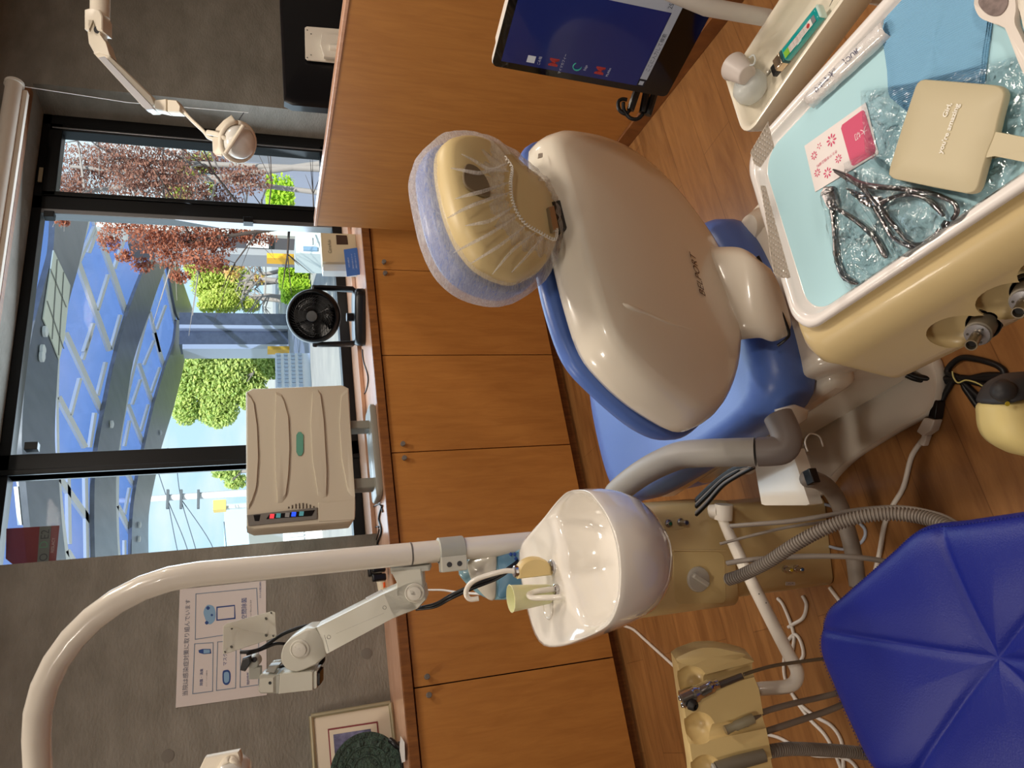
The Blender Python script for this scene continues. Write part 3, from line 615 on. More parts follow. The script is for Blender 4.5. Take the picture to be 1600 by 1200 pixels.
# overhead operating lamp at the end of the pole
# ------------------------------------------------------------------ monitor arm on the pole
arm_m=mat('arm_light_grey',(206,204,190),.35,coat=.2); arm_d=mat('arm_grey_sleeve',(178,178,168),.4)
zc_=ZV(XP,YP,706)
ma=thing('screen_mount','light grey jointed screen mount clamped to the white pole with empty mounting plate','screen mount',(XP,YP,zc_))
tp_=proj((XP,YP,zc_))[2]
vdir=(Vector((XP,YP,0))-Vector((CAM.x,CAM.y,0))).normalized(); sdir=Vector((vdir.y,-vdir.x,0))
bm=NB(); z0,z1=ZV(XP,YP,724),ZV(XP,YP,684); lathe(bm,(XP,YP,z0),EZ,((.028,0),(.0305,.002),(.0305,z1-z0-.002),(.028,z1-z0)),32); cl=obj('clamp_collar',bm,arm_d,ma)
bm=NB(); box(bm,Vector((XP,YP,(z0+z1)/2))-sdir*.03-vdir*.012,(.036,.03,z1-z0),(sdir,vdir,EZ)); obj('clamp_ear',bm,arm_m,cl,bevel=.003)
for dz in (-.012,.012):
    for s in (-1,1):
        bm=NB(); c_=Vector((XP,YP,(z0+z1)/2+dz))-vdir*.030-sdir*(.004 if s>0 else .032); lathe(bm,c_+vdir*.003,-vdir,((.006,0),(.006,.0012),(.003,.0008)),14); obj('clamp_bolt',bm,greyd,cl)
NV=-vdir; NV=(NV+EZ*.35).normalized()
TA=tp_-.02
def A(x,y,t=0): return PD(x,y,TA+t)
def flat(name,px,th,m,par=ma,t=0,b=.003,sharp=40,cur=0):
    q=[A(x,y,t) for x,y in px]; 
    if cur: q=catmull(q,cur,True)
    bm=NB(); plate(bm,q,FWD,th,b); return obj(name,bm,m,par,sharp=sharp)
flat('swivel_base',((613,888),(660,884),(663,905),(664,925),(622,928),(622,905)),.05,arm_m)
flat('base_flange',((612,884),(672,880),(673,888),(613,893)),.045,arm_d)
bm=NB(); 
j1=A(648,926,-.03); j2=A(468,1010,-.03)
bm=NB(); lathe(bm,A(648,926,.03),-FWD,((.026,0),(.026,.045),(.024,.050)),36); obj('lower_joint',bm,arm_m,ma)
flat('link_arm',((601,923),(648,903),(655,945),(617,961),(513,1017),(498,975)),.05,arm_m,t=.0)
flat('joint_sleeve',((601,923),(640,905),(665,915),(668,932),(655,946),(617,961)),.054,arm_m,t=.002)
flat('upper_sleeve',((497,976),(470,985),(453,997),(446,1010),(446,1030),(460,1042),(480,1040),(514,1018)),.054,arm_m,cur=2)
bm=NB(); lathe(bm,A(468,1013,.03),-FWD,((.0275,0),(.0275,.050),(.026,.055)),36); obj('upper_joint',bm,arm_m,ma)
for (x,y),r in (((648,926),.018),((469,1014),.018)):
    bm=NB(); lathe(bm,A(x,y,-.026),-FWD,((r+.004,0),(r+.004,.003),(r+.002,.004),(r+.002,.002),(r-.002,.002),(r-.003,.008),(r-.008,.009)),36); k=obj('joint_cap',bm,mat('cap_white',(216,212,200),.35),ma)
    bm=NB(); c_=A(x-3,y,-.0335); a1=(A(x-8,y-6,0)-A(x+4,y+3,0)).normalized(); plate(bm,resample(catmull([c_+a1*.009,c_+a1.cross(FWD)*.005,c_-a1*.009,c_-a1.cross(FWD)*.005],6,True),24),FWD,.003); obj('cap_dimple',bm,mat('cap_dimple',(192,188,176),.4),k)
for x,y in ((601,949),(514,995)):
    bm=NB(); lathe(bm,A(x,y,-.0235),-FWD,((.0042,0),(.0042,.002),(.003,.001)),18); obj('arm_screw',bm,black,ma)
bm=NB(); tube(bm,[A(525,990,-.0245),A(600,958,-.0245)],.0006,5); obj('arm_seam',bm,greyd,ma)
bm=NB(); tube(bm,[A(507,992,-.0245)+Vector((0,0,0)),A(514,1018,-.0245)],.0007,5); obj('arm_seam',bm,greyd,ma)
flat('rating_label',((571,934),(596,921),(598,924),(573,937)),.002,mat('silver_label',(170,172,174),.3,metal=.5),t=-.026,b=.0004)
flat('elbow_block',((442,1046),(490,1042),(494,1043),(494,1072),(440,1078)),.05,arm_m)
flat('elbow_cap',((410,1051),(416,1050),(436,1049),(436,1078),(412,1078),(408,1074)),.05,arm_m,b=.006)
flat('elbow_ring',((436,1049),(442,1047),(441,1078),(436,1078)),.046,arm_d)
flat('elbow_end',((494,1044),(499,1043),(499,1070),(494,1072)),.044,arm_m)
flat('end_plug',((499,1045),(503,1046),(503,1066),(499,1068)),.034,black)
bm=NB(); lathe(bm,A(422,1067,-.025),-FWD,((.0035,0),(.0035,.001),(.002,.0005)),14); obj('arm_screw',bm,black,ma)
flat('gear_tape',((419,1046),(424,1036),(440,1034),(433,1047)),.04,mat('clear_tape',(170,168,158),.15,alpha=.8))
flat('tilt_bracket',((389,1040),(409,1040),(409,1060),(389,1061)),.01,arm_d,t=.01)
bm=NB(); lathe(bm,A(400,1030,.02),-FWD,((.014,0),(.014,.022),(.012,.024)),24); tj=obj('tilt_joint',bm,arm_d,ma)
bm=NB(); lathe(bm,A(398,1030,-.005),-FWD,((.006,0),(.006,.004),(.003,.005)),18); obj('tilt_screw',bm,greyd,tj)
pl=[A(x,y,-.02+tt_) for (x,y),tt_ in zip(((349,979),(355,974),(425,955),(430,957),(432,992),(430,996),(351,1022),(348,1021)),(0,0,.04,.04,.015,.015,-.02,-.02))]
nv=(pl[2]-pl[7]).cross(pl[4]-pl[7]).normalized()
bm=NB(); plate(bm,pl,nv,.003,.0006); vp=obj('mounting_plate',bm,mat('plate_cream',(232,230,214),.4),ma,sharp=30)
if nv.dot(FWD)>0: nv=-nv
for x,y,s in ((363,983,1.5),(416,967,1.5),(416,993,1.5),(362,1011,1.5),(354,979,1),(424,958,1),(427,994,1),(352,1019,1)):
    c_=PP(x,y,cent(pl),nv)+nv*.006; bm=NB(); a1=(pl[2]-pl[0]).normalized(); lathe(bm,c_,nv,((.0017*s,-.008),(.0017*s,.0003)),10); obj('plate_hole',bm,mat('hole_grey',(96,94,86),.6),vp)
# cables threaded along the arm
cb=thing('arm_cable','bundle of black cables threaded along the monitor arm, plug hanging behind its plate','cable',A(400,1020,0))
def cab(name,px,r,m,par,T=lambda x,y:TA,seg=8):
    bm=NB(); tube(bm,catmull([PD(x,y,T(x,y)+(t[0] if t else 0)) for x,y,*t in px],6),r,seg); return obj(name,bm,m,par,sharp=180)
cab('cable_run',((376,1019,-.03),(392,1018,-.03),(410,1012),(440,992,.03),(470,980,.04),(490,978,.04),(510,985,.045)),.0042,cable_b,cb)
cab('cable_run',((385,1022,-.02),(405,1016,-.01),(430,1006,.02),(446,1006,.04)),.0036,cable_b,cb)
cab('cable_run',((500,1020,.03),(505,1030,.03),(498,1040,.03),(490,1044,.03)),.005,cable_b,cb)
cab('cable_run',((655,950,.03),(680,944,.0),(705,930,-.05),(740,914,-.06),(775,900,-.04),(800,884,.02),(815,872,.06)),.0042,cable_b,cb)
cab('cable_run',((650,952,.03),(680,948,.0),(705,935,-.05),(740,919,-.06),(775,905,-.04),(800,889,.02)),.0034,cable_b,cb)
cab('cable_run',((436,1042,.03),(446,1040,.03)),.004,cable_b,cb)
flat('plug',((380,1028),(392,1024),(393,1034),(384,1048),(376,1046)),.014,black,par=cb,t=-.02)
# ================================================================== instrument table (front right of the picture)
ZT_=.80
f1=PZ(1251,527,ZT_); f2=PZ(1167,241,ZT_); 
dL=(PZ(1600,300,ZT_)-PZ(1300,497,ZT_)); dL.z=0; dL.normalize(); wR=Vector((-dL.y,dL.x,0)); 
if wR.x<0: wR=-wR
WT=(f2-f1).dot(wR); f1.z=ZT_
def T(u,v,z): return Vector((f1.x,f1.y,0))+wR*u+dL*v+EZ*z       # u across (right), v towards the viewer
f0=(f1+f2)/2; v0=min((f1-f1).dot(dL),(f2-f1).dot(dL))
LT=.40
def carve(o,cutters):
    for k,cm in enumerate(cutters):
        c_=bpy.data.objects.new('cut%d'%k,cm); S.collection.objects.link(c_); m=o.modifiers.new('c%d'%k,'BOOLEAN'); m.object=c_; m.operation='DIFFERENCE'; m.solver='EXACT'
    bpy.context.view_layer.update(); dg=bpy.context.evaluated_depsgraph_get(); me=bpy.data.meshes.new_from_object(o.evaluated_get(dg))
    o.modifiers.clear(); me.name=o.data.name; o.data=me
    for c_ in [x for x in S.objects if x.name.startswith('cut')]: bpy.data.objects.remove(c_)
    me.shade_smooth(); me.set_sharp_from_angle(angle=math.radians(35))
def cutmesh(fn):
    bm=NB(); fn(bm); bmesh.ops.recalc_face_normals(bm,faces=bm.faces); me=bpy.data.meshes.new('cut'); bm.to_mesh(me); bm.free(); return me
con=thing('instrument_table','cream instrument delivery table holding handpieces and the light blue tray','instrument table',T(WT/2,.2,.60))
o0=rrect(T(WT/2,LT/2,0),wR,dL,WT+.012,LT+.012,.03,8)
def ring(z,grow,push,pushf=0):
    out=[]
    c_=T(WT/2,LT/2,0)
    for p in o0:
        q=p-c_; u=q.dot(wR); v=q.dot(dL); u*=1+grow/(WT/2); v*=1+grow/(LT/2)
        f=max(0,min(1,(-u/(WT/2)+.2)/1.0)); u-=push*f
        if v<-.1: v-=pushf
        out.append(c_+wR*u+dL*v+EZ*z)
    return out
bm=NB(); loft(bm,[ring(.62,-.02,.0),ring(.655,-.004,.030),ring(.675,0,.052),ring(.69,.0,.056),ring(.700,.0,.054),ring(.752,.006,.027,.006),ring(.764,.007,.022,.008),ring(.778,.006,.012,.006),ring(.787,.004,.004),ring(.789,.0,0)])
body=obj('table_body',bm,cream,con,sharp=35)
pA=T(-.034,.2,.752); pB=T(-.054-.006,.2,.700); sv=(pB-pA).normalized(); NS=dL.cross(sv).normalized()
if NS.z<0: NS=-NS
def onS(x,y,off=0): return PP(x,y,pA+NS*off,NS)
cutters=[]
rot=[]
for (x,y),(hx,hy) in (((1498,517),(1533,513)),((1580,468),(1605,462)),((1650,420),(1672,415))):
    c_=onS(x,y); h_=onS(hx,hy)
    def fn(bm,c_=c_):
        # shallow oval dish
        lathe(bm,c_+NS*.018,-NS,[(.034*math.sin(math.radians(t)),.018*(1-math.cos(math.radians(t)))+.005) for t in range(0,181,15)],28)
    def fn2(bm,h_=h_):
        ax=(sv*.75-NS*.6).normalized(); cyl(bm,h_-ax*.02,h_+ax*.06,.0155,28)
    cutters.append(cutmesh(fn)); 
ax_h=(PD(1503,566,.80)-PD(1535,512,.86)).normalized()
for (hx,hy) in ((1533,513),(1605,462)):
    h_=onS(hx,hy,.004)
    def fn3(bm,h_=h_): cyl(bm,h_+ax_h*.02,h_-ax_h*.05,.0175,28)
    cutters.append(cutmesh(fn3))
carve(body,cutters)
hp_m=mat('holder_grey_brown',(112,104,90),.5); dark_in=mat('dark_socket',(52,46,36),.7)
for (hx,hy),nm in (((1533,513),'handpiece holder tip near the front corner'),((1605,462),'handpiece holder tip at the right edge')):
    h_=onS(hx,hy,.004)
    bm=NB(); lathe(bm,h_-ax_h*.045,ax_h,((.0165,0),(.0165,.036),(.0160,.036),(.0160,.002)),30); obj('socket',bm,dark_in,con)
    e=h_+ax_h*.014
    hpz=thing('handpiece_hose',('grey handpiece hose end with chrome tip in the socket nearest the table corner' if hx<1600 else 'grey handpiece hose end in the socket at the picture edge'),'handpiece hose',e,group='handpiece hose ends in the instrument table')
    bm=NB(); lathe(bm,h_-ax_h*.03,ax_h,((.008,0),(.0135,.001),(.0130,.044),(.0120,.045)),28); obj('hose_end',bm,hp_m,hpz)
    bm=NB(); lathe(bm,e,ax_h,((.010,0),(.0115,.001),(.0115,.004),(.004,.0045)),28); obj('clear_flange',bm,mat('flange_metal',(176,176,180),.2,metal=.8),hpz)
    for k in range(3):
        a1,b1=frame(ax_h); cdir=a1*math.cos(k*2.1)+b1*math.sin(k*2.1)
        bm=NB(); lathe(bm,e+ax_h*.0046+cdir*.0085,ax_h,((.0012,0),(.0012,.0002)),8); obj('flange_hole',bm,dark_in,hpz)
    bm=NB(); lathe(bm,e+ax_h*.003,ax_h,((.0050,0),(.0050,.004),(.0055,.005),(.0055,.007),(.0050,.008),(.0058,.024),(.0058,.026),(.0046,.026),(.0042,.018),(.0,.018)),24); obj('chrome_tip',bm,mat('dull_steel',(150,138,118),.3,metal=.9),hpz)
    bm=NB(); lathe(bm,e+ax_h*.0215,ax_h,((.0,0),(.0042,.0),(.0042,.001))); obj('tip_bore',bm,black,hpz)
bm=NB(); tube(bm,[T(.10,.3,.62),T(.10,.3,.30),T(.16,.36,.25)],.03,20); obj('support_arm',bm,cream_w,con)
bm=NB(); tube(bm,[T(.16,.36,.26),T(.16,.36,.02)],.022,20); obj('support_post',bm,cream_w,con)
bm=NB(); tube(bm,[T(.16,.36,.03),T(.16,.36,.0)],.11,32); obj('support_foot',bm,cream_w,con)
text('switch_letter','7',onS(1404,558,.001),sv.cross(NS)*-1,-sv,.012,mat('brown_mark',(110,64,60),.7),con)
# ------------------------------------------------------------------ tray
tray=thing('instrument_tray','white rimmed tray lined in light blue on the instrument table','tray',T(WT/2,LT/2,.789))
ro=rrect(T(WT/2,LT/2,0),wR,dL,WT,LT,.038,10); ce=T(WT/2,LT/2,0)
def inset(r,d,z):
    out=[]
    for p in r:
        q=p-ce; u=q.dot(wR); v=q.dot(dL); out.append(ce+wR*(u*(1-d/(WT/2)))+dL*(v*(1-d/(LT/2)))+EZ*z)
    return out
bm=NB(); loft(bm,[inset(ro,.018,.789),inset(ro,.010,.7895),inset(ro,.001,.796),inset(ro,-.001,.800),inset(ro,.001,.8045),inset(ro,.004,.8055),inset(ro,.010,.8045),inset(ro,.0125,.801),inset(ro,.017,.7925),inset(ro,.019,.7918)])
obj('tray_body',bm,mat('tray_white',(236,230,226),.28,coat=.3),tray,sharp=60)
bm=NB(); loft(bm,[inset(ro,.0185,.7916),inset(ro,.0185,.7924),inset(ro,.05,.7926)]); obj('tray_lining',bm,mat('light_blue_lining',(176,216,226),.75),tray,sharp=None)
ZL=.7932
# handwritten clear tape over the rim
ta=PZ(1257,152,.806); tb=PZ(1377,38,.806); tdir=(tb-ta).normalized(); tn=Vector((tdir.y,-tdir.x,0)); 
bm=NB(); rr_=[]
for k in range(15):
    p=ta.lerp(tb,k/14); rr_.append([p+tn*o_+EZ*(z_+.0006*math.sin(k*1.7+o_*300)) for o_,z_ in ((-.006,-.004),(-.002,.0002),(.004,.0008),(.010,-.002),(.014,-.009))])
for a,b in zip(rr_,rr_[1:]):
    va=[bm.verts.new(p) for p in a]; vb=[bm.verts.new(p) for p in b]
    for i in range(4): bm.faces.new((va[i],va[i+1],vb[i+1],vb[i]))
bmesh.ops.remove_doubles(bm,verts=bm.verts,dist=1e-6)
tapem=mat('glossy_tape',(228,224,222),.08,coat=1,bump=(180,.5,.003)); obj('name_tape',bm,tapem,tray,sharp=180,solid=.0004)
inkb=mat('blue_black_ink',(50,54,92),.7)
for (x,y),s_ in (((1278,136),'りか'),((1297,116),'す水。'),((1328,88),'JOUR')):
    p=PZ(x,y,.8076); text('handwriting',s_,p,tdir,tn*-1 if tn.cross(tdir).z<0 else tn,.0085,inkb,tray,shear=.3)
# ------------------------------------------------------------------ things lying on the tray
def onT(x,y,z=ZL): return PZ(x,y,z)
card=thing('appointment_card','white and pink patterned card with small flowers on the tray','card',onT(1310,235))
q=[onT(x,y,ZL+.0004) for x,y in ((1257,228),(1353,160),(1373,240),(1274,300))]
bm=NB(); plate(bm,q,EZ,.0006,.0001); obj('card_sheet',bm,mat('card_white',(232,224,222),.5),card,sharp=None)
cu_=(q[1]-q[0]).normalized(); cvv=(q[3]-q[0]).normalized()
pink=mat('card_pink',(206,72,110),.5)
qq=[onT(x,y,ZL+.001) for x,y in ((1313,197),(1350,170),(1370,238),(1331,261))]; cq=cent(qq)
bm=NB(); plate(bm,resample([p for i in range(4) for p in (qq[i].lerp(qq[i-1],.06),qq[i].lerp(qq[(i+1)%4],.06))],40),EZ,.0003,.0001); obj('pink_panel',bm,pink,card,sharp=None)
def flower(x,y,r,n=8):
    c_=onT(x,y,ZL+.0009); bm=NB()
    for k in range(n):
        a=2*math.pi*k/n+.3; d_=Vector((math.cos(a),math.sin(a),0)); e_=Vector((-d_.y,d_.x,0))
        v=[bm.verts.new(c_+d_*r*f+e_*g*r) for f,g in ((.25,0),(.6,.17),(.95,.12),(1,0),(.95,-.12),(.6,-.17))]; bm.faces.new(v)
    obj('flower_print',bm,pink,card,sharp=None)
for x,y,r in ((1299,219,.0075),(1280,228,.004),(1272,243,.0052),(1310,248,.0052),(1277,270,.0052),(1293,270,.0065)): flower(x,y,r,8 if r>.005 else 5)
rd=(onT(1304,238)-onT(1281,256)).normalized()
text('card_lettering','きたやま矯正歯科',onT(1292,248,ZL+.0008),-rd,Vector((rd.y,-rd.x,0)),.0042,pink,card)
text('card_lettering','大切',onT(1345,208,ZL+.0012),-rd,Vector((rd.y,-rd.x,0)),.009,mat('card_pale',(240,220,226),.6),card)
# pliers
def pl_thing(lab,grp='orthodontic pliers in bags on the tray'): return thing('pliers',lab,'pliers',onT(1340,330),group=grp)
sd_=mat('pliers_steel',(140,132,132),.24,metal=1)
def limb(name,px,rad,par,z=.0035,seg=10,m=sd_,flat_=1.3):
    pts=catmull([onT(x,y,ZL+z+(t[0] if t else 0)) for x,y,*t in px],7); n=len(pts)
    rr=[]
    for i in range(n):
        f=i/(n-1)*(len(rad)-1); k=min(int(f),len(rad)-2); rr.append(rad[k]+(rad[k+1]-rad[k])*(f-k))
    bm=NB(); tube(bm,pts,rr,seg,flat=flat_); return obj(name,bm,m,par,sharp=180)
p1=pl_thing('left pliers with short thick jaws and two slightly splayed handles in a clear bag')
limb('handle',((1300,325),(1303,345),(1305,375),(1308,405),(1318,430),(1332,440),(1340,443)),(.0030,.0026,.0026,.0028,.0034,.0034,.0012),p1)
limb('handle',((1302,322),(1320,333),(1345,350),(1368,372),(1381,395),(1385,403)),(.0030,.0026,.0030,.0034,.0034,.0015),p1)
q=[onT(x,y,ZL+.004) for x,y in ((1284,302),(1289,292),(1303,291),(1306,303),(1310,318),(1308,326),(1300,330),(1295,325))]
bm=NB(); plate(bm,q,EZ,.007,.0018); obj('jaw_block',bm,sd_,p1,sharp=30)
bm=NB(); tube(bm,[onT(1288,304,ZL+.0080),onT(1303,297,ZL+.0080)],.0007,6); obj('jaw_slot',bm,black,p1)
bm=NB(); lathe(bm,onT(1301,320,ZL+.007),EZ,((.0028,0),(.0028,.0012),(.002,.0017)),20); obj('pivot',bm,sd_,p1)
p2=pl_thing('middle pliers with pointed jaws and widely curved handles in a clear bag')
limb('handle',((1372,318),(1395,309),(1420,304),(1445,309),(1462,322),(1474,337)),(.0028,.0026,.0026,.0026,.0032,.0018),p2,z=.006)
limb('handle',((1368,325),(1380,345),(1393,368),(1410,380),(1430,387),(1447,382)),(.0030,.0026,.0024,.0024,.0024,.0014),p2,z=.004)
q=[onT(x,y,ZL+.006) for x,y in ((1341,309),(1345,303),(1362,304),(1378,308),(1382,320),(1372,328),(1358,324),(1345,317))]
bm=NB(); plate(bm,q,EZ,.007,.002); obj('joint_block',bm,sd_,p2,sharp=30)
limb('jaw',((1346,306),(1334,299),(1323,295)),(.0028,.0018,.0008),p2,z=.006); limb('jaw',((1348,313),(1338,307),(1328,300)),(.0028,.0018,.0008),p2,z=.005)
p3=thing('needle_holder','long steel needle holder with ratchet handle, tip over the card','needle holder',onT(1390,320))
limb('arm',((1302,265),(1322,274),(1345,287),(1375,292),(1410,295),(1450,301),(1480,311),(1493,320),(1495,332),(1488,343)),(.0010,.0026,.0034,.0030,.0027,.0026,.0022,.0022,.0022,.0018),p3,z=.010)
limb('arm',((1304,268),(1322,278),(1345,290),(1358,305),(1380,330),(1400,355),(1418,376),(1432,382),(1447,379),(1460,370),(1468,358)),(.0010,.0024,.0032,.0030,.0026,.0024,.0022,.0022,.0022,.0020,.0018),p3,z=.008)
q=[onT(x,y,ZL+.010) for x,y in ((1470,352),(1476,344),(1484,346),(1482,354),(1474,358))]
bm=NB(); plate(bm,q,EZ,.004,.001); obj('ratchet',bm,sd_,p3,sharp=30)
bm=NB(); lathe(bm,onT(1346,289,ZL+.0125),EZ,((.003,0),(.003,.0012),(.002,.0018)),20); obj('pivot',bm,sd_,p3)
# transparent bags
def plastic(name):
    m=bpy.data.materials.new(name); m.use_nodes=True; n=m.node_tree; n.nodes.clear(); L=n.links
    tc=n.nodes.new('ShaderNodeTexCoord'); t=n.nodes.new('ShaderNodeTexNoise'); t.inputs['Scale'].default_value=55; t.inputs['Detail'].default_value=3; t.inputs['Distortion'].default_value=1.2
    bp=n.nodes.new('ShaderNodeBump'); bp.inputs['Strength'].default_value=.9; bp.inputs['Distance'].default_value=.006
    g=n.nodes.new('ShaderNodeBsdfGlossy'); g.inputs['Roughness'].default_value=.06; tr=n.nodes.new('ShaderNodeBsdfTransparent'); tr.inputs[0].default_value=(.93,.95,.96,1)
    lw=n.nodes.new('ShaderNodeFresnel'); lw.inputs[0].default_value=1.7; mx=n.nodes.new('ShaderNodeMixShader'); o=n.nodes.new('ShaderNodeOutputMaterial')
    L.new(tc.outputs['Object'],t.inputs[0]); L.new(t.outputs[0],bp.inputs['Height']); L.new(bp.outputs[0],g.inputs['Normal']); L.new(bp.outputs[0],lw.inputs['Normal'])
    L.new(lw.outputs[0],mx.inputs[0]); L.new(tr.outputs[0],mx.inputs[1]); L.new(g.outputs[0],mx.inputs[2]); L.new(mx.outputs[0],o.inputs[0]); return m
plm=plastic('clear_bag_plastic')
def inside(p,poly):
    r=False
    for a,b in zip(poly,poly[1:]+poly[:1]):
        if (a.y>p.y)!=(b.y>p.y) and p.x<(b.x-a.x)*(p.y-a.y)/(b.y-a.y)+a.x: r=not r
    return r
def bag(lab,px,z,amp,seed):
    poly=[onT(x,y,z) for x,y in px]; b_=thing('clear_bag',lab,'plastic bag',cent(poly),group='clear zip bags on the tray'); c_=cent(poly)
    poly=resample(poly,80)
    bm=NB(); rings=[]
    for s_ in (1,.96,.9,.8,.7,.6,.5,.4,.3,.2,.1):
        rings.append([c_+(p-c_)*s_+EZ*(min(1,(1-s_)*9)*(amp*.6+amp*.9*noise.noise((c_+(p-c_)*s_)*38+Vector((seed,0,0)))+amp*.5*abs(noise.noise((c_+(p-c_)*s_)*90+Vector((0,seed,0)))))) for p in poly])
    loft(bm,rings,True,False,True); obj('bag_film',bm,plm,b_,sharp=25)
    bm=NB(); tube(bm,[poly[0]+EZ*.001,poly[0].lerp(poly[20],1)+EZ*.001],.0006,5); 
    bm.free(); return b_
b1=bag('clear plastic bag around the left pliers',((1282,300),(1318,272),(1352,300),(1400,400),(1385,425),(1330,460),(1322,448),(1300,390)),ZL+.006,.006,3)
b2=bag('clear plastic bag around the middle pliers and needle holder',((1318,255),(1352,240),(1400,275),(1520,318),(1512,345),(1420,405),(1395,395),(1350,330),(1325,290)),ZL+.011,.006,11)
b3=bag('crumpled clear plastic bag partly under the beige hand mirror',((1344,142),(1425,130),(1440,125),(1600,85),(1600,215),(1572,294),(1520,312),(1430,285),(1380,262),(1352,240)),ZL+.006,.005,23)
# blue folded bib
bib=thing('paper_bib','folded light blue ribbed paper bib lying on the tray','paper bib',onT(1460,60))
ribm=bpy.data.materials.new('blue_ribbed_paper'); ribm.use_nodes=True; n_=ribm.node_tree; b_=n_.nodes['Principled BSDF']; b_.inputs['Base Color'].default_value=C(124,176,212); b_.inputs['Roughness'].default_value=.8
tc_=n_.nodes.new('ShaderNodeTexCoord'); wv=n_.nodes.new('ShaderNodeTexWave'); wv.inputs['Scale'].default_value=150; wv.inputs['Distortion'].default_value=.6; wv.bands_direction='X'
mp_=n_.nodes.new('ShaderNodeMapping'); mp_.inputs['Rotation'].default_value=(0,0,math.radians(25)); bp_=n_.nodes.new('ShaderNodeBump'); bp_.inputs['Strength'].default_value=.5; bp_.inputs['Distance'].default_value=.001
n_.links.new(tc_.outputs['Object'],mp_.inputs[0]); n_.links.new(mp_.outputs[0],wv.inputs[0]); n_.links.new(wv.outputs[0],bp_.inputs['Height']); n_.links.new(bp_.outputs[0],b_.inputs['Normal'])
for k,(px,z) in enumerate(((((1380,10),(1470,-40),(1560,-50),(1550,35),(1534,160),(1430,185),(1388,150),(1386,110),(1379,60)),.0012),(((1379,14),(1468,-38),(1556,-48),(1546,36),(1531,158),(1432,182),(1390,148),(1388,110),(1382,60)),.0026),(((1379,18),(1466,-36),(1552,-46),(1542,38),(1527,156),(1434,180),(1393,146),(1391,110),(1384,60)),.0040))):
    q=resample([onT(x,y,ZL+z) for x,y in px],60); c_=cent(q)
    bm=NB(); loft(bm,[[c_+(p-c_)*s_+EZ*(zz+(.0012*noise.noise(p*40) if zz>0 else 0)) for p in q] for s_,zz in ((1,-.0005),(1.001,.0),(.995,.0006),(.7,.0009),(.4,.0012),(.1,.001))]); obj('paper_layer',bm,ribm,bib,sharp=60)
# hand mirror
mir=thing('hand_mirror','beige square hand mirror lying face down with white lettering','hand mirror',onT(1480,210))
mbm=mat('mirror_beige',(196,184,152),.5)
q=[onT(x,y,ZL+.016) for x,y in ((1446,124),(1500,128),(1557,133),(1568,137),(1572,147),(1562,185),(1556,212),(1551,224),(1545,238),(1538,262),(1530,292),(1524,301),(1513,303),(1460,293),(1398,280),(1390,274),(1391,264),(1412,195),(1433,132),(1438,126))]
q=resample(q,90); bm=NB(); contour(bm,q,EZ,((.985,-.007),(1,-.0055),(1,-.001),(.992,.0012),(.975,.002),(.5,.0022))); mb=obj('mirror_back',bm,mbm,mir,sharp=60)
hx=[onT(x,y,ZL+.014) for x,y in ((1535,214),(1548,207),(1558,206),(1600,214),(1660,225),(1700,240),(1690,268),(1655,262),(1600,253),(1550,243),(1538,246),(1528,250))]
bm=NB(); contour(bm,resample(hx,70),EZ,((.985,-.006),(1,-.0045),(1,.0008),(.985,.003),(.5,.0032))); obj('handle',bm,mbm,mir,sharp=60)
md=(onT(1480,165,ZL)-onT(1468,235,ZL)).normalized(); mu_=Vector((-md.y,md.x,0)); lm=mat('white_lettering',(240,236,226),.6)
zt1=ZL+.0188
def mtext(t_,a_,b_):
    p,q_=onT(*a_,zt1),onT(*b_,zt1); d_=q_-p; text('lettering',t_,(p+q_)/2,d_,Vector((-d_.y,d_.x,0)),.01,lm,mb,width=d_.length,bold=.00022)
mtext("you're amazing",(1469,240),(1497,162)); mtext('Girl,',(1476,183),(1485,161))
# small round hand piece at the top right of the tray
rm=thing('cheek_mirror','off-white round-ended hand piece with grey speckled disc on the tray','mirror',onT(1560,10))
q=catmull([onT(x,y,ZL+.012) for x,y in ((1526,-4),(1526,12),(1535,28),(1552,35),(1568,36),(1578,52),(1588,78),(1600,108),(1625,160),(1640,150),(1620,100),(1600,58),(1590,35),(1592,12),(1586,-14),(1560,-30),(1536,-24))],4,True)
bm=NB(); contour(bm,q,EZ,((.97,-.004),(1,-.002),(1,.002),(.97,.0035))); obj('holder',bm,mat('piece_offwhite',(226,216,206),.35),rm,sharp=60)
q=catmull([onT(x,y,ZL+.0160) for x,y in ((1529,0),(1534,14),(1547,24),(1562,24),(1573,12),(1575,-4),(1565,-18),(1545,-18))],5,True)
bm=NB(); plate(bm,q,EZ,.001,.0003); obj('grey_disc',bm,mat('speckled_grey',(136,120,116),.7,noise_=((112,98,94),120,(1,1,1),.4,.6)),rm,sharp=None)
q=catmull([onT(x,y,ZL+.01) for x,y in ((1588,-10),(1596,20),(1608,60),(1640,60),(1640,-10))],4,True)
bm=NB(); plate(bm,q,EZ,.006,.002); w_=obj('white_case',bm,white,None,sharp=50,label='corner of a glossy white case at the far corner of the tray',cat='case')
